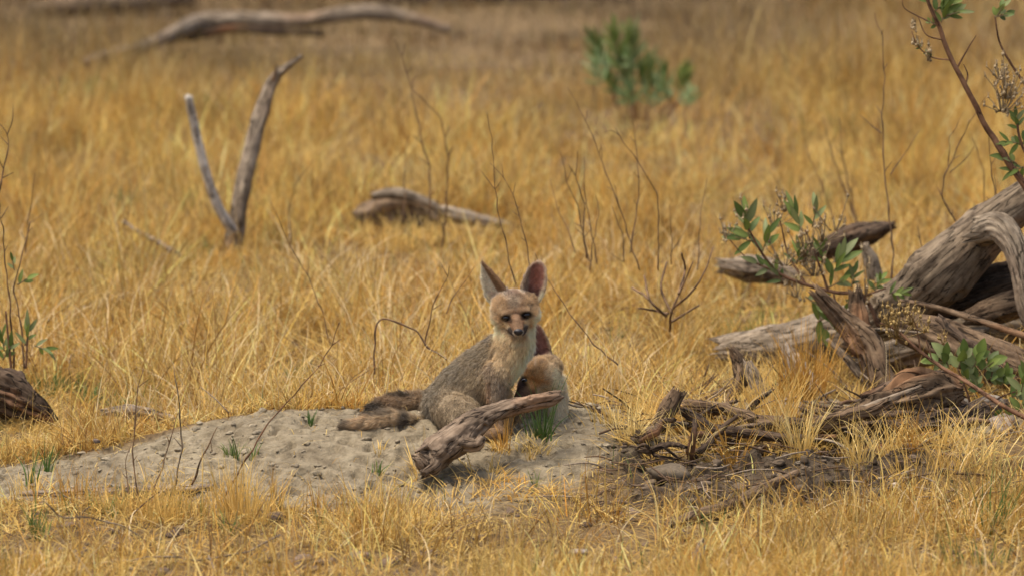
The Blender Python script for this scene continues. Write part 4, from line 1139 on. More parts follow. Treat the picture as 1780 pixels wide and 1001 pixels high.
Yp = 12.95
plant('leafy_shrub', 'low shrub with narrow green leaves and dry brown seed heads by the stump', 'shrub',
      [[(1530, 570, 12.95, 4), (1500, 515, 12.95, 3.6), (1450, 508, 12.95, 3.2), (1400, 494, 12.95, 3), (1350, 472, 12.95, 2.6), (1318, 430, 12.95, 2), (1300, 395, 12.95, 1.4)],
       [(1440, 505, Yp, 2.6), (1420, 450, Yp, 2), (1400, 400, Yp, 1.4)], [(1400, 494, Yp, 2), (1370, 440, Yp + .03, 1.6), (1355, 380, Yp + .03, 1)],
       [(1450, 508, Yp, 2), (1450, 540, Yp, 1.6), (1420, 560, Yp, 1)], [(1500, 515, Yp, 2), (1540, 500, Yp, 1.5)], [(1350, 472, Yp, 1.4), (1300, 450, Yp, 1), (1262, 410, Yp, .8)]],
      [(1303, 415, Yp, 100, 7, 42, 12, .9), (1325, 440, Yp, 75, 5, 38, 11, .9), (1310, 420, Yp, 165, 4, 34, 12, .9), (1340, 470, Yp, 150, 3, 32, 10, 1.1), (1395, 405, Yp, 112, 7, 44, 10, .55), (1412, 395, Yp, 80, 4, 34, 9, .9),
       (1385, 460, Yp, 80, 6, 30, 8, 1.2), (1360, 490, Yp, 120, 6, 30, 8, 1.2), (1445, 480, Yp, 60, 7, 42, 12, .8), (1440, 500, Yp, 30, 4, 34, 9, .9), (1400, 515, Yp, -35, 5, 46, 15, .7), (1420, 530, Yp, -75, 3, 50, 15, .5), (1430, 455, Yp, 100, 6, 26, 7, 1.2),
       (1480, 500, Yp, 80, 7, 26, 7, 1.3), (1520, 505, Yp, 60, 7, 24, 7, 1.3), (1545, 510, Yp, 0, 7, 24, 7, 1.3), (1470, 520, Yp, -60, 5, 24, 7, 1.2)],
      [(1365, 350, Yp + .05, 13, 12), (1345, 375, Yp + .05, 14, 14), (1262, 395, Yp, 12, 12), (1295, 365, Yp, 12, 8), (1430, 400, Yp, 14, 14), (1400, 425, Yp, 16, 24), (1450, 385, Yp, 12, 10), (1415, 455, Yp, 18, 26), (1365, 440, Yp, 16, 14), (1505, 490, Yp, 18, 16), (1385, 500, Yp, 12, 10)])

Yb = 12.6
plant('tall_shrub', 'tall shrub with a slanting brown stem and green leaves at the top right', 'shrub',
      [[(1830, 400, Yb, 7), (1784, 325, Yb, 6.5), (1745, 272, Yb, 6), (1712, 215, Yb, 5), (1680, 155, Yb, 4.6), (1655, 105, Yb, 4.2), (1633, 48, Yb, 3.8), (1612, 0, Yb, 3.2), (1600, -40, Yb, 2.5)],
       [(1663, 120, Yb, 1.8), (1680, 90, Yb, 1.3), (1697, 62, Yb, .8)], [(1678, 150, Yb, 1.8), (1682, 130, Yb, 1.4), (1675, 112, Yb, .9)],
       [(1650, 105, Yb, 1.4), (1620, 100, Yb, 1.2), (1595, 80, Yb, 1), (1585, 55, Yb, .7)], [(1640, 70, Yb, 1.4), (1610, 60, Yb, 1.1), (1596, 30, Yb, .8)], [(1632, 45, Yb, 1.4), (1595, 28, Yb, 1.2), (1572, 14, Yb, .9), (1568, -5, Yb, .7)],
       [(1790, 160, Yb + .1, 2.6), (1760, 115, Yb + .1, 2.2), (1738, 75, Yb + .1, 1.8), (1730, 30, Yb + .1, 1.3)], [(1800, 300, Yb, 3), (1775, 250, Yb, 2.4), (1768, 215, Yb, 2)]],
      [(1636, 40, Yb, 70, 9, 34, 10, .9), (1625, 20, Yb, 40, 7, 34, 10, .9), (1640, 30, Yb, 20, 5, 30, 9, .8), (1615, 5, Yb, 110, 7, 30, 9, .9), (1628, 45, Yb, 150, 5, 14, 5, 1.2), (1732, 30, Yb + .1, 60, 5, 24, 9, .9), (1728, 30, Yb + .1, 10, 4, 24, 9, .9),
       (1770, 225, Yb, 100, 7, 24, 8, 1.2), (1772, 250, Yb, 170, 6, 24, 8, 1.2), (1768, 285, Yb, 150, 6, 26, 9, 1.0), (1775, 255, Yb, 60, 8, 24, 8, 1.2), (1780, 290, Yb, 200, 6, 24, 8, 1.1), (1620, 95, Yb, 160, 6, 9, 3.5, 1.3), (1600, 85, Yb, 120, 5, 9, 3.5, 1.3)],
      [(1748, 150, Yb, 16, 34), (1742, 175, Yb, 14, 26), (1738, 125, Yb, 10, 14), (1585, 45, Yb, 4, 7), (1592, 70, Yb, 6, 8), (1612, 95, Yb, 8, 8)])

Yl = 12.38
plant('broad_leaved_plant', 'low grey-green broad leaved plant growing between the logs at the right', 'plant',
      [[(1690, 720, Yl, 2.5), (1680, 680, Yl, 2), (1665, 640, Yl, 1.5)], [(1700, 715, Yl, 2), (1740, 690, Yl, 1.6), (1765, 680, Yl, 1.2)]],
      [(1650, 640, Yl, 110, 6, 28, 16, .9), (1665, 640, Yl, 70, 6, 30, 18, .9), (1690, 640, Yl, 60, 6, 30, 18, .9), (1640, 630, Yl, 170, 4, 24, 13, .8), (1705, 645, Yl, 40, 5, 28, 16, .8), (1680, 665, Yl, 90, 7, 24, 12, 1.2), (1715, 660, Yl, 20, 7, 24, 12, 1.1), (1740, 670, Yl, 60, 7, 24, 11, 1.2), (1760, 690, Yl, 30, 7, 24, 10, 1.2), (1700, 680, Yl, 100, 7, 22, 11, 1.2),
       (1745, 700, 12.2, -100, 4, 32, 15, .9), (1770, 715, 12.2, 60, 6, 34, 12, 1.0), (1775, 680, 12.2, 80, 6, 34, 12, 1.0)], [])
plant('dry_stalk', 'long brown stalk with dry yellow seed heads slanting over the logs to the right edge', 'plant',
      [[(1810, 738, 12.1, 4.4), (1780, 724, 12.1, 4.2), (1735, 700, 12.12, 4), (1690, 670, 12.15, 3.8), (1640, 640, 12.2, 3.4), (1600, 610, 12.22, 2.8), (1560, 575, 12.25, 2), (1530, 560, 12.25, 1.2)],
       [(1600, 610, 12.22, 1.6), (1590, 560, 12.22, 1), (1570, 535, 12.22, .6)], [(1620, 625, 12.2, 1.6), (1610, 590, 12.2, 1)]],
      [], [(1560, 565, 12.25, 16, 24, (.42, .29, .11)), (1585, 545, 12.22, 14, 18, (.42, .29, .11)), (1540, 555, 12.25, 10, 12, (.42, .29, .11)), (1608, 565, 12.2, 8, 8, (.42, .29, .11)), (1640, 590, 12.2, 6, 5, (.42, .29, .11))])
plant('green_plant', 'green leafy plant at the left edge above the bark covered log', 'plant',
      [[(20, 650, 12.68, 2.4), (16, 600, 12.68, 2), (10, 540, 12.68, 1.5)], [(45, 640, 12.68, 2), (48, 580, 12.68, 1.5)]],
      [(8, 610, 12.68, 100, 6, 32, 7, .8), (45, 600, 12.68, 80, 6, 32, 7, .8), (5, 625, 12.68, 60, 6, 28, 7, 1.0), (30, 495, 12.68, 30, 3, 24, 8, .8), (0, 525, 12.68, 120, 3, 24, 8, .8), (25, 470, 12.68, 100, 3, 20, 5, .6), (60, 600, 12.68, -20, 5, 26, 7, 1)], [])
# far green bush
e_st, e_sp = [], []
for (px, py, ang, n, L_) in ((1060, 130, 115, 16, 60), (1075, 110, 100, 16, 60), (1095, 120, 85, 16, 64), (1085, 150, 90, 18, 60), (1050, 100, 120, 12, 44), (1110, 150, 70, 16, 50), (1130, 160, 90, 12, 44), (1160, 165, 100, 14, 50), (1180, 160, 75, 12, 44), (1100, 90, 100, 10, 40), (1070, 165, 110, 12, 40), (1190, 150, 80, 8, 34)):
    e_st.append([(1110 + (px - 1110) * .4, 225, 18.3, 3), (px, py + 15, 18.3, 2)])
    e_sp.append((px, py, 18.1, ang, n, L_ * .8, 5, .6))
    e_sp.append((px + random.uniform(-24, 24), py + random.uniform(5, 40), 18.1 + random.uniform(-.15, .15), ang + random.uniform(-35, 35), n - 2, L_ * .6, 5, .9, [(.17, .24, .09), (.22, .27, .12), (.13, .19, .06)]))
plant('green_bush', 'bright green narrow leaved bush in the far grass', 'bush', e_st, e_sp, [])

# ------------------------------------------------------------------ stones
def stone(label, px, py, Y, rx, ry, rz, col, seed, name='stone', cat='stone'):
    g = Geo()
    s = M(1, Y)
    clod(g, P(px, py, Y), (rx * s, ry * s, rz * s), col, seed, True)
    return tag(g.build(name, CLOD), label, cat)


stone('grey stone right of the rotten slab, left one of two', 1665, 700, 12.42, 20, 22, 17, (.24, .2, .155), 3)
stone('pale grey stone under the broad leaved plant near the edge', 1722, 703, 12.4, 34, 24, 17, (.27, .225, .175), 8)
stone('large pale earth lump at the right edge below the plant', 1745, 745, 12.2, 34, 26, 24, (.24, .19, .14), 12)
stone('small white and brown striped snail shell in the grass at lower right', 1555, 846, 11.72, 7, 7, 9, (.50, .43, .36), 5, 'snail_shell', 'shell')
stone('dark lump of earth behind the left slope of the sand', 168, 766, 11.95, 7, 6, 5, (.12, .09, .07), 15)
stone('pale smooth earth block in the bank left of the dark hollow', 1165, 822, 11.78, 46, 30, 22, (.125, .098, .068), 18)
stone('grey stone in the straw at the lower right bottom', 1335, 965, 11.05, 12, 10, 7, (.17, .14, .12), 19)
stone('pale grey stone at the bottom middle in the straw', 1010, 960, 11.05, 18, 12, 7, (.25, .21, .17), 22)

# ------------------------------------------------------------------ foxes
CREAM, TAN, ORANGE, BROWN, GREYF, DARKF = (.56, .44, .27), (.42, .285, .145), (.38, .20, .08), (.19, .11, .055), (.29, .225, .14), (.012, .009, .007)
WHITE = (.62, .55, .44)


def chain(rows, col, ln, flow=1, col2=None, sx=1, sy=1, sz=1, pep=0.0):
    return dict(rows=rows, col=col, ln=ln, flow=flow, col2=col2, sx=sx, sy=sy, sz=sz, pep=pep)


def ear_geo(base, tip, W, N, wmax, cup, thick, prof):
    """cupped ear: inner and outer sheet joined at the rim"""
    nu, nv = 26, 17
    B, T_ = np.array(base), np.array(tip)
    W = np.array(W, float); W /= np.linalg.norm(W)
    N = np.array(N, float); N /= np.linalg.norm(N)
    us, vs = np.linspace(0, 1, nu), np.linspace(-1, 1, nv)
    pu = np.interp(us, [p_[0] for p_ in prof], [p_[1] for p_ in prof]) * wmax
    U, Vv = np.meshgrid(us, vs, indexing='ij')
    Wd = pu[:, None] * np.ones_like(Vv)
    ax = T_ - B
    inner = B + ax * U[..., None] + W * (Vv * Wd / 2 * (1 - .12 * Vv ** 2))[..., None] + N * (cup * Wd * Vv ** 2)[..., None]
    du = np.gradient(inner, axis=0); dv = np.gradient(inner, axis=1)
    nn = np.cross(du, dv)
    nn /= np.maximum(np.linalg.norm(nn, axis=-1, keepdims=True), 1e-12)
    if (nn[nu // 2, nv // 2] @ N) < 0: nn = -nn
    outer = inner - nn * thick * (1.15 - .6 * U[..., None])
    V = np.vstack([inner.reshape(-1, 3), outer.reshape(-1, 3)])
    o = nu * nv
    q = []
    for i in range(nu - 1):
        for j in range(nv - 1):
            a = i * nv + j
            q.append([a, a + 1, a + nv + 1, a + nv]); q.append([o + a, o + a + nv, o + a + nv + 1, o + a + 1])
    for i in range(nu - 1):
        for j in (0, nv - 1):
            a = i * nv + j
            q.append([a, a + nv, o + a + nv, o + a] if j == 0 else [a, o + a, o + a + nv, a + nv])
    for j in range(nv - 1):
        for i in (0, nu - 1):
            a = i * nv + j
            q.append([a, o + a, o + a + 1, a + 1] if i == 0 else [a, a + 1, o + a + 1, o + a])
    side = np.concatenate([np.ones(o), np.zeros(o)])
    return V, q, np.concatenate([U.ravel(), U.ravel()]), np.concatenate([np.abs(Vv).ravel(), np.abs(Vv).ravel()]), side, ax / np.linalg.norm(ax)


def build_fox(name, label, chains, ears, paint, eyes, nose, nhair, nose_center, len_paint=(), voxel=.0019):
    V, Fq, Ft, cols, flows, lens, peps = [], [], [], [], [], [], []
    n = 0
    for ch in chains:
        c4 = np.array(wpts(ch['rows']))
        L = np.linalg.norm(np.diff(c4[:, :3], axis=0), axis=1).sum() if len(c4) > 1 else 0
        m = max(1, int(L / (c4[:, 3].min() * .3))) + 1 if len(c4) > 1 else 1
        m = min(m, 60)
        cc = catmull(c4, m) if m > 1 else c4
        tt = np.gradient(cc[:, :3], axis=0) if m > 1 else np.zeros((1, 3))
        for i in range(m):
            vv = IV2 * np.array([ch['sx'], ch['sy'], ch['sz']]) * cc[i, 3] + cc[i, :3]
            V.append(vv); Ft.append(IF2 + n); n += len(vv)
            u = i / max(1, m - 1)
            c_ = np.array(ch['col']) * (1 - u) + np.array(ch['col2'] or ch['col']) * u
            cols.append(np.tile(c_, (len(vv), 1)))
            if ch['flow'] == 'face':
                f_ = vv - np.array(nose_center)
            else:
                f_ = np.tile(tt[i] * ch['flow'], (len(vv), 1))
            f_ = f_ / np.maximum(np.linalg.norm(f_, axis=1, keepdims=True), 1e-9)
            flows.append(f_); lens.append(np.full(len(vv), ch['ln'] * .001)); peps.append(np.full(len(vv), ch['pep']))
    for e in ears:
        v, q, U, AV, side, ax = ear_geo(*e['g'])
        # densify the sheet so that nearest-point lookups are clean
        V.append(v); Fq.append(np.array(q) + n); n += len(v)
        inner, outer, rim = np.array(e['inner']), np.array(e['outer']), np.array(e['rim'])
        k_in = (side[:, None])
        c_ = inner * k_in + outer * (1 - k_in)
        if e.get('deep') is not None:
            dp = (np.exp(-((U - .12) / .22) ** 2) * side * .8)[:, None]
            c_ = c_ * (1 - dp) + np.array(e['deep']) * dp
        rm = np.clip(sstep(.66, .95, AV) + sstep(.9, 1.0, U), 0, 1)[:, None]
        rm = rm * np.where(side[:, None] > 0, 1.0, e.get('rim_out', .5))
        c_ = c_ * (1 - rm) + rim * rm
        cols.append(c_)
        flows.append(np.tile(ax, (len(v), 1)))
        lens.append((.0028 + .0045 * rm[:, 0] * e.get('fringe', 1)))
        peps.append(np.zeros(len(v)))
    V = np.vstack(V); cols = np.vstack(cols); flows = np.vstack(flows); lens = np.concatenate(lens); peps = np.concatenate(peps)
    tmp = make_mesh('tmp', V, quads=np.vstack(Fq) if Fq else None, tris=np.vstack(Ft))
    md = tmp.modifiers.new('r', 'REMESH'); md.mode = 'VOXEL'; md.voxel_size = voxel
    ms = tmp.modifiers.new('s', 'SMOOTH'); ms.factor = .5; ms.iterations = 9
    dg = bpy.context.evaluated_depsgraph_get()
    ev = tmp.evaluated_get(dg)
    me = bpy.data.meshes.new_from_object(ev)
    bpy.data.objects.remove(tmp)
    nv = len(me.vertices)
    co = np.empty(nv * 3, np.float32); me.vertices.foreach_get('co', co); co = co.reshape(-1, 3)
    no = np.empty(nv * 3, np.float32); me.vertices.foreach_get('normal', no); no = no.reshape(-1, 3)
    kd = kdtree.KDTree(len(V))
    for i, v in enumerate(V): kd.insert(v, i)
    kd.balance()
    vc, vf, vl, vp = np.zeros((nv, 3)), np.zeros((nv, 3)), np.zeros(nv), np.zeros(nv)
    for i in range(nv):
        res = kd.find_n(co[i], 6)
        idx = [r[1] for r in res]
        wgt = np.array([1 / (r[2] + .0008) ** 2 for r in res]); wgt /= wgt.sum()
        vc[i] = wgt @ cols[idx]; vf[i] = wgt @ flows[idx]; vl[i] = wgt @ lens[idx]; vp[i] = wgt @ peps[idx]
    dep = co[:, 1] * CP - (co[:, 2] - CAMZ) * SP
    cpx = CX + FPX * co[:, 0] / dep
    cpy = CY - FPX * (co[:, 1] * SP + (co[:, 2] - CAMZ) * CP) / dep
    # painted coat and fold shade: soft-edged patches
    for pt in paint:
        if pt[0] == 'line':      # the folded ear: pale hair on one side of a line down the ear, warm brown on the other
            (_, x0, y0, x1, y1, ca, cb_, xlim, ylim) = pt
            sd_ = ((cpx - x0) * (y1 - y0) - (cpy - y0) * (x1 - x0)) / math.hypot(x1 - x0, y1 - y0)
            inn = (cpx < xlim) & (cpy < ylim)
            f_ = sstep(-1.2, 1.2, sd_)[:, None]
            cnew = np.array(ca) * (1 - f_) + np.array(cb_) * f_
            k_ = (inn * .92)[:, None]
            vc = vc * (1 - k_) + cnew * k_
            continue
        (px, py, Y, rr_, c_, st) = pt[:6]
        q_ = np.array(P(px, py, Y)); r_ = M(rr_, Y)
        sq = np.array(pt[6]) if len(pt) > 6 else np.ones(3)
        d = np.linalg.norm((co - q_) / sq, axis=1) / r_
        d = d + .12 * fbm(co[:, 0] * 60, co[:, 1] * 60, co[:, 2] * 60, 2, 3)
        m_ = (1 - sstep(.55, 1.15, d)) * st
        if len(pt) > 7: vp = vp * (1 - m_) + pt[7] * m_
        vc = vc * (1 - m_[:, None]) + np.array(c_) * m_[:, None]
    for (px, py, Y, rr_, lm) in len_paint:
        d = np.linalg.norm(co - np.array(P(px, py, Y)), axis=1) / M(rr_, Y)
        m_ = 1 - sstep(.6, 1.1, d)
        vl = vl * (1 - m_) + lm * .001 * m_
    me.name = name
    a = me.attributes.new('col', 'FLOAT_VECTOR', 'POINT'); a.data.foreach_set('vector', (vc * .7).astype(np.float32).ravel())
    me.materials.clear(); me.materials.append(SKIN)
    me.polygons.foreach_set('use_smooth', np.ones(len(me.polygons), dtype=bool))
    ob = bpy.data.objects.new(name, me); COL.objects.link(ob)
    tag(ob, label, 'fox', 'young foxes on the sand')
    me.calc_loop_triangles()
    nt_ = len(me.loop_triangles)
    tri = np.empty(nt_ * 3, np.int32); me.loop_triangles.foreach_get('vertices', tri); tri = tri.reshape(-1, 3)
    bvh = BVHTree.FromPolygons([Vector(c) for c in co], tri.tolist())
    eye_pos = []
    camp = Vector((0, 0, CAMZ))
    for (px, py, r_) in eyes:
        d = (P(px, py, 12) - camp).normalized()
        hit = bvh.ray_cast(camp, d)
        c0 = Vector(hit[0]) + d * M(r_) * .45
        eye_pos.append((np.array(c0), M(r_)))
        g = Geo()
        vv = IV3 * M(r_) * np.array([1.15, .9, .95]) + np.array(c0)
        g.add(vv, None, IF3)
        g.build('eye', EYE, ob)
    if nose:
        (px, py, r_) = nose
        d = (P(px, py, 12) - camp).normalized()
        hit = bvh.ray_cast(camp, d)
        c0 = Vector(hit[0]) + d * M(r_) * .15
        g = Geo()
        f_ = 1 - .25 * np.clip(-IV3[:, 2], 0, 1)
        vv = IV3 * M(r_) * np.array([1.2, .7, .85]); vv[:, 0] *= f_
        # nostrils
        for sx in (-1, 1):
            dn = np.linalg.norm(IV3 - np.array([sx * .55, -.75, -.15]), axis=1)
            vv[:, 1] += M(r_) * .35 * np.exp(-(dn / .28) ** 2)
        g.add(vv + np.array(c0), None, IF3)
        g.build('nose', NOSE, ob)
        eye_pos.append((np.array(c0), M(r_) * 1.0))
    # ---- fur strands
    A, B_, C_ = co[tri[:, 0]], co[tri[:, 1]], co[tri[:, 2]]
    ar = np.linalg.norm(np.cross(B_ - A, C_ - A), axis=1)
    ti = rng.choice(nt_, nhair, p=ar / ar.sum())
    u, v = rng.random(nhair), rng.random(nhair)
    fl = u + v > 1; u[fl], v[fl] = 1 - u[fl], 1 - v[fl]
    bw = np.stack([1 - u - v, u, v], 1)
    pick = lambda arr: (arr[tri[ti]] * (bw[..., None] if arr.ndim == 2 else bw)).sum(1)
    pos, nor, hc, hf, hl, hp = pick(co), pick(no), pick(vc), pick(vf), pick(vl), pick(vp)
    nor /= np.maximum(np.linalg.norm(nor, axis=1, keepdims=True), 1e-9)
    ok = np.ones(nhair, bool)
    for c0, r_ in eye_pos:
        ok &= np.linalg.norm(pos - c0, axis=1) > r_ * 1.12
    pos, nor, hc, hf, hl, hp = [q_[ok] for q_ in (pos, nor, hc, hf, hl, hp)]
    n = len(pos)
    ft = hf - nor * (hf * nor).sum(1, keepdims=True)
    ft /= np.maximum(np.linalg.norm(ft, axis=1, keepdims=True), 1e-6)
    # clumping: hairs of a lock share a direction
    lock = np.stack([fbm(pos[:, 0] * 160, pos[:, 1] * 160, pos[:, 2] * 160, 2, 60 + k) for k in range(3)], 1)
    d = nor * rng.uniform(.30, .62, (n, 1)) + ft * 1.0 + lock * .75 + rng.normal(0, .13, (n, 3))
    d /= np.linalg.norm(d, axis=1, keepdims=True)
    d2 = d + ft * .35 + np.array([0, 0, -.22]) + rng.normal(0, .08, (n, 3))
    d2 /= np.linalg.norm(d2, axis=1, keepdims=True)
    ln = hl * rng.uniform(.5, 1.05, n)
    gd = (rng.random(n) < .07) & (hl > .005)          # longer guard hairs
    ln = np.where(gd, ln * 1.8, ln)
    p1 = pos + d * (ln * .5)[:, None]
    p2 = p1 + d2 * (ln * .5)[:, None]
    wv = np.cross(d, nor + rng.normal(0, .5, (n, 3)))
    wv /= np.maximum(np.linalg.norm(wv, axis=1, keepdims=True), 1e-6)
    wd = (rng.uniform(.00016, .00032, n) * (1 + .3 * (hl > .008)))[:, None]
    Vh = np.stack([pos - nor * .0008 - wv * wd, pos - nor * .0008 + wv * wd, p1 - wv * wd * .7, p1 + wv * wd * .7, p2], 1).reshape(-1, 3)
    b0 = np.arange(n) * 5
    qd = np.stack([b0, b0 + 1, b0 + 3, b0 + 2], 1)
    tr_ = np.stack([b0 + 2, b0 + 3, b0 + 4], 1)
    # coat colours: banded guard hairs, dark and pale mixed where the coat is grizzled
    rnd = rng.random(n)
    dark = (rnd < hp * .45)[:, None]
    pale = (rnd > 1 - hp * .38)[:, None]
    base = hc * 1.42 * rng.uniform(.85, 1.15, (n, 1))
    base = np.where(dark, base * .38, base)
    base = np.where(pale, base * .5 + np.array([.50, .45, .37]) * .5, base)
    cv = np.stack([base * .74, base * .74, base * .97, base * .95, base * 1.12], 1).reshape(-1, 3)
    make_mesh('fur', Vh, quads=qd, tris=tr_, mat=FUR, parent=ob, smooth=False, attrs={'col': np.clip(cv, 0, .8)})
    # whiskers
    return ob


EYE, t, p = new_mat('dark_eye')
p.inputs['Base Color'].default_value = (.012, .008, .006, 1)
p.inputs['Roughness'].default_value = .12
p.inputs['Specular IOR Level'].default_value = .45
NOSE, t, p = new_mat('dark_nose')
p.inputs['Base Color'].default_value = (.014, .011, .011, 1)
p.inputs['Roughness'].default_value = .45

Y1 = 12.0
hy = 11.955  # head depth
chains1 = [
    # spine and trunk, hair running from the neck to the rump
    chain([(886, 602, 11.985, 33), (864, 624, 11.99, 41), (842, 650, 12.0, 52), (812, 682, 12.01, 57), (796, 704, 12.01, 57)], GREYF, 8, 1, None, 1, .85, 1, .6),
    chain([(775, 700, 12.03, 40), (768, 720, 12.03, 34)], GREYF, 11, 1, None, 1, 1, 1, .6),
    # chest, hair running down
    chain([(897, 590, 11.965, 30), (888, 622, 11.965, 29), (866, 658, 11.965, 25), (864, 688, 11.965, 20)], (.60, .47, .29), 9, 1, TAN),
    # neck
    chain([(897, 560, 11.975, 34), (893, 600, 11.975, 36)], TAN, 11, 1),
    # thigh and knee
    chain([(786, 708, 11.985, 40), (802, 724, 11.955, 39), (812, 731, 11.945, 31)], (.36, .28, .18), 6, 1, None, 1, .75, .95, .35),
    # hind foot
    chain([(800, 752, 11.93, 13), (835, 754, 11.92, 12), (858, 754, 11.915, 11)], (.32, .22, .13), 5, 1),
    chain([(772, 735, 12.0, 22), (765, 742, 12.0, 14)], GREYF, 9, 1, None, 1, 1, 1, .7),
    # upper arm and two fore legs
    chain([(866, 648, 11.955, 26), (863, 680, 11.95, 19), (863, 704, 11.945, 14)], (.30, .225, .15), 8, 1, None, 1, .8, 1, .4),
    chain([(861, 690, 11.955, 14), (865, 720, 11.95, 12), (868, 746, 11.94, 10), (871, 753, 11.928, 11)], (.29, .195, .115), 5, 1),
    chain([(875, 684, 11.975, 15), (879, 715, 11.975, 11), (881, 746, 11.97, 9), (883, 753, 11.955, 10)], TAN, 5, 1),
    # skull
    chain([(894, 538, hy + .014, 37)], (.36, .245, .145), 5, 'face', None, 1.15, 1.0, .96, .3),
    chain([(893, 524, hy + .018, 27)], (.30, .20, .125), 5, 'face', None, 1.25, 1, .85, .4),
    chain([(872, 530, hy + .016, 18)], (.42, .29, .16), 6, 'face'),
    chain([(918, 526, hy + .016, 18)], (.42, .29, .16), 6, 'face'),
    chain([(874, 549, hy + .008, 21), (884, 564, hy + .006, 15)], (.42, .32, .20), 7, 'face', None, 1.0, 1, 1.0),
    chain([(918, 545, hy + .008, 21), (912, 560, hy + .006, 15)], (.42, .32, .20), 7, 'face', None, 1.0, 1, 1.0),
    chain([(898, 558, hy - .002, 25)], (.37, .22, .115), 4, 'face'),
    # muzzle and jaw
    chain([(897, 556, hy - .020, 12), (899, 566, hy - .038, 10.5), (901, 575, hy - .056, 8)], (.30, .17, .09), 2.4, -1, (.24, .15, .09), 1.1, 1, .85),
    chain([(899, 569, hy - .014, 15), (900, 576, hy - .032, 11.5), (901, 581, hy - .046, 8)], (.40, .31, .21), 2.6, -1, (.5, .42, .32), 1.3, 1, .62),
    # brow ridges
    chain([(878, 546, hy - .014, 8), (887, 543, hy - .016, 8)], (.36, .24, .14), 3, 'face'),
    chain([(905, 540, hy - .016, 8), (914, 541, hy - .014, 8)], (.36, .24, .14), 3, 'face'),
    # the tail, lying along the sand to the left
    chain([(760, 740, 12.02, 15), (735, 738, 12.03, 12), (706, 733, 12.0, 15), (676, 731, 11.985, 18), (645, 734, 11.97, 15), (618, 737, 11.96, 9), (598, 739, 11.955, 4)], (.46, .375, .25), 16, 1, (.42, .30, .18), 1, 1.1, .8, .15),
]
PROF = [(0, .74), (.15, .88), (.35, 1.0), (.6, .93), (.8, .74), (.92, .48), (.98, .26), (1, .12)]
ears1 = [
    # ear at the left of the picture, turned outwards so that its back is seen
    dict(g=(P(872, 519, hy + .02), P(838, 456, hy + .02), (.92, -.36, .38), (-.36, -.90, -.20), M(42), .26, M(4.0), [(0, .92), (.2, 1.02), (.4, .88), (.6, .66), (.8, .40), (.93, .22), (1, .10)]),
         inner=(.52, .42, .32), outer=(.30, .20, .115), rim=(.66, .58, .46), rim_out=.85, fringe=1.3),
    # ear at the right, open to the camera
    dict(g=(P(920, 524, hy + .02), P(936, 455, hy + .025), (.97, .12, -.10), (.12, -1, .05), M(47), .22, M(4.0), PROF),
         inner=(.34, .16, .12), outer=(.32, .21, .12), rim=(.58, .48, .36), deep=(.06, .035, .03), fringe=1.0),
]
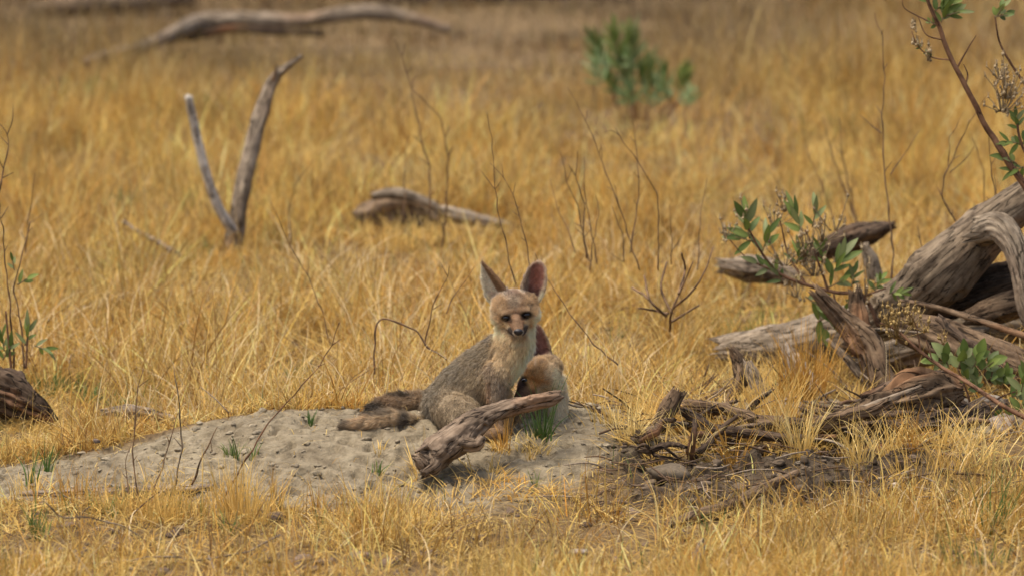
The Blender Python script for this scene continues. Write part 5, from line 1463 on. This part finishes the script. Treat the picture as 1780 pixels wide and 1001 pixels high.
paint1 = [
    # ears: pale fringe outside, warm back; inside of the other pink with grey hair along one side
    ('line', 835, 456, 864, 505, (.62, .54, .42), (.30, .185, .10), 880, 508),
    (914, 492, hy, 14, (.33, .26, .20), .85, (.55, 3, 1.7)), (920, 476, hy, 9, (.34, .25, .19), .7, (.6, 3, 1.5)), (932, 484, hy, 15, (.36, .16, .11), .85, (.6, 3, 1.6)), (912, 478, hy, 11, (.42, .33, .25), .7, (.4, 3, 2)), (929, 461, hy, 7, (.50, .40, .30), .7, (1.4, 3, .6)), (922, 503, hy, 7, (.06, .03, .025), .85, (.9, 3, 1.2)), (926, 514, hy, 7, (.14, .10, .075), .7, (1.6, 3, .8)),
    (922, 620, 11.95, 26, (.78, .66, .46), .9, (.6, 3, 1.6)), (903, 605, 11.93, 20, (.56, .42, .24), .8, (1, 3, 1.1)), (900, 658, 11.95, 22, (.78, .66, .46), .9, (.6, 3, 1.9)), (884, 636, 11.93, 24, (.54, .42, .26), .6, (1, 3, 1.4)),
    (872, 600, 11.94, 22, (.36, .27, .16), .6, (1, 1.5, 1), .3),
    (848, 680, 11.94, 12, (.28, .16, .085), .7, (.5, 3, 2)), (858, 706, 11.93, 14, (.30, .18, .10), .5),  # first patch: crease shade between foreleg and flank, put into the coat colour
    (828, 668, 11.96, 24, (.40, .31, .19), .6, (.9, 2, 1.3), .3), (800, 682, 11.94, 26, (.38, .29, .18), .6, (1.4, 2, .6), .3),
    (800, 735, 11.92, 34, (.42, .33, .215), .5, (1.3, 1, .6), .3), (742, 728, 12.0, 22, (.10, .09, .08), .6, (1, 1, 1.3), .6),
    (758, 690, 12.02, 30, (.19, .16, .115), .6, (1, 2, 1.3), .75), (785, 640, 12.01, 34, (.20, .165, .115), .6, (1, 2, 1), .75), (830, 612, 12.02, 30, (.20, .165, .115), .6, (1, 2, .8), .75), (852, 588, 12.0, 16, (.12, .10, .085), .8, (1, 2, 1), .7),
    # face
    (890, 509, hy - .01, 12, (.20, .12, .08), .8, (1.2, 2, .7), .3), (893, 526, hy - .03, 15, (.33, .25, .17), .8, (.9, 3, 1.1), .6),
    (868, 530, hy - .01, 16, (.42, .285, .155), .75, (1, 3, 1.1)), (924, 526, hy - .01, 15, (.42, .285, .155), .75, (1, 3, 1.1)),
    (871, 553, hy - .01, 10, (.50, .33, .17), .7, (1, 3, 1)), (925, 547, hy - .01, 10, (.50, .33, .17), .7, (1, 3, 1)),
    (877, 566, hy - .02, 9, (.56, .41, .23), .8, (1.2, 3, .8)), (919, 560, hy - .02, 9, (.56, .41, .23), .8, (1.2, 3, .8)),
    (898, 562, hy - .03, 11, (.21, .13, .075), .9, (1, 3, 1.3)), (898, 545, hy - .03, 9, (.32, .21, .13), .7, (.8, 3, 1.2)),
    (851, 545, hy, 15, (.66, .55, .39), .65, (.45, 4, 2.4)), (941, 540, hy, 16, (.72, .62, .45), .9, (.45, 4, 2.4)),
    (861, 572, hy, 18, (.68, .56, .38), .9, (.7, 4, 1.2)), (934, 566, hy, 18, (.74, .63, .45), .9, (.65, 4, 1.3)), (872, 582, hy, 12, (.66, .53, .34), .8, (1, 4, .9)), (922, 578, hy, 12, (.70, .58, .40), .8, (1, 4, .9)), (853, 522, hy, 8, (.60, .48, .32), .5, (.5, 4, 1.4)), (870, 590, hy, 14, (.50, .36, .20), .6, (1, 4, .8)),
    (880.5, 553, hy - .02, 10.2, DARKF, .99, (1.22, 3, .8)), (914.5, 548, hy - .02, 10.2, DARKF, .99, (1.22, 3, .8)),
    (888, 558, hy - .03, 4, (.05, .03, .02), .8, (1, 3, 1)), (908, 553, hy - .03, 4, (.05, .03, .02), .8, (1, 3, 1)),
    (887, 577, hy - .035, 9.5, (.05, .036, .028), .96, (.8, 3, 1)), (915, 573, hy - .035, 9.5, (.05, .036, .028), .96, (.8, 3, 1)),
    (893.5, 579, hy - .055, 4.4, (.52, .43, .32), .9, (.7, 3, 1)), (909, 577.5, hy - .055, 4.4, (.52, .43, .32), .9, (.7, 3, 1)),
    (891, 583, hy - .04, 6, (.05, .035, .03), .9, (1, 3, .8)), (910.5, 581, hy - .04, 6, (.05, .035, .03), .9, (1, 3, .8)), (900.5, 586, hy - .04, 6, (.05, .035, .03), .97, (2.4, 3, .6)), (901, 595, hy - .02, 8, (.60, .49, .33), .9, (1.8, 3, .6)),
    # tail
    (600, 738, 11.955, 18, (.06, .05, .04), .8, (1, 2, 1)), (704, 735, 11.99, 13, (.07, .06, .055), .85, (1, 2, 1.4)), (660, 720, 11.98, 10, (.10, .08, .06), .8, (2.6, 2, .6)),
]
fox1 = build_fox('young_fox', 'grizzled young fox sitting upright with both big ears raised and looking at the camera', chains1, ears1, paint1,
                 [(880.5, 552.5, 5.7), (914.5, 547.5, 5.7)], (901, 577, 7.0), 300000, P(901, 577, hy - .07),
                 [(880, 552, hy - .02, 16, 2), (914, 547, hy - .02, 16, 2), (900, 575, hy - .05, 20, 1.8)])

h2 = 12.045
chains2 = [
    chain([(950, 668, 12.09, 32), (951, 700, 12.10, 35), (948, 724, 12.10, 35)], (.62, .50, .33), 12, 1, None, 1, .95, 1),
    chain([(966, 690, 12.07, 20), (968, 720, 12.06, 17), (968, 745, 12.05, 13), (965, 752, 12.035, 12)], (.62, .50, .33), 9, 1),
    chain([(905, 700, 12.06, 24), (905, 730, 12.05, 19), (905, 748, 12.04, 13), (903, 753, 12.028, 12)], (.42, .33, .21), 7, 1, (.34, .22, .12)),
    chain([(925, 690, 12.10, 32), (905, 720, 12.14, 30)], TAN, 10, 1),
    # skull bowed down, face turned to the left
    chain([(938, 652, h2, 34)], (.44, .28, .14), 6, 'face', None, 1.0, 1.05, 1.0, .2),
    chain([(952, 640, h2 + .012, 27)], (.40, .30, .18), 8, 'face', None, 1.0, 1.05, 1.0, .1),
    chain([(958, 668, h2 + .01, 22)], (.50, .41, .27), 10, 'face'),
    chain([(962, 642, h2 + .01, 14), (965, 630, h2 + .015, 9)], (.42, .31, .18), 6, -1),
    chain([(922, 672, h2 - .012, 24)], ORANGE, 4, 'face'),
    chain([(914, 678, h2 - .03, 16), (906, 690, h2 - .055, 12), (900, 700, h2 - .075, 9)], (.22, .12, .06), 2.6, -1, (.10, .06, .04)),
    # tail, passing behind the other fox
    chain([(935, 742, 12.16, 16), (870, 730, 12.20, 15), (800, 716, 12.19, 16), (745, 704, 12.16, 21), (705, 703, 12.13, 23), (672, 708, 12.10, 21), (650, 719, 12.07, 15), (638, 730, 12.05, 6)], (.54, .43, .28), 18, 1, (.25, .16, .09), 1, 1.1, .85, .25),
]
ears2 = [
    dict(g=(P(946, 634, h2 + .012), P(934, 563, h2 + .02), (.96, .15, .12), (-.10, -1, .10), M(37), .30, M(4.0), [(0, .80), (.2, .95), (.4, 1.0), (.6, .86), (.8, .58), (.93, .32), (1, .10)]),
         inner=(.23, .115, .095), outer=(.34, .24, .14), rim=(.34, .25, .17), deep=(.03, .02, .02), fringe=.6),
]
paint2 = [
    (912, 662, h2 - .03, 11.5, DARKF, .97, (1.25, 3, .85)), (904, 672, h2 - .03, 10, (.08, .05, .04), .8, (1, 3, 1.2)), (903, 690, h2 - .05, 14, (.12, .06, .035), .8, (1, 3, 1)),
    (930, 662, h2 - .03, 17, (.50, .27, .105), .92, (1, 3, .9)), (932, 645, h2 - .03, 14, (.40, .26, .13), .7), (940, 629, h2 - .03, 7, (.12, .08, .06), .6, (1.3, 3, .6)), (956, 648, h2 - .02, 13, (.60, .48, .32), .7, (1, 3, 1.3)), (965, 660, h2, 18, (.66, .55, .38), .9, (.8, 3, 1.6)), (930, 632, h2 - .02, 5, (.50, .42, .32), .5, (.6, 3, 1.6)),
    (945, 680, h2 - .03, 16, (.50, .40, .26), .8, (1, 3, 1)), (972, 700, 12.08, 26, (.54, .46, .33), .8, (1, 3, 2)),
    (652, 718, 12.07, 27, (.035, .03, .024), .93, (1, 2, 1)), (700, 684, 12.12, 10, (.09, .07, .05), .9, (4, 2, .8)), (700, 718, 12.10, 10, (.10, .06, .035), .8, (2, 2, .7)),
]
fox2 = build_fox('young_fox', 'young fox crouching half hidden behind the sitting one, head bowed, one dark ear showing', chains2, ears2, paint2,
                 [(912.5, 662, 5.2)], (899, 704, 6), 160000, P(900, 704, h2 - .08), [(912, 663, h2 - .03, 15, 2)])
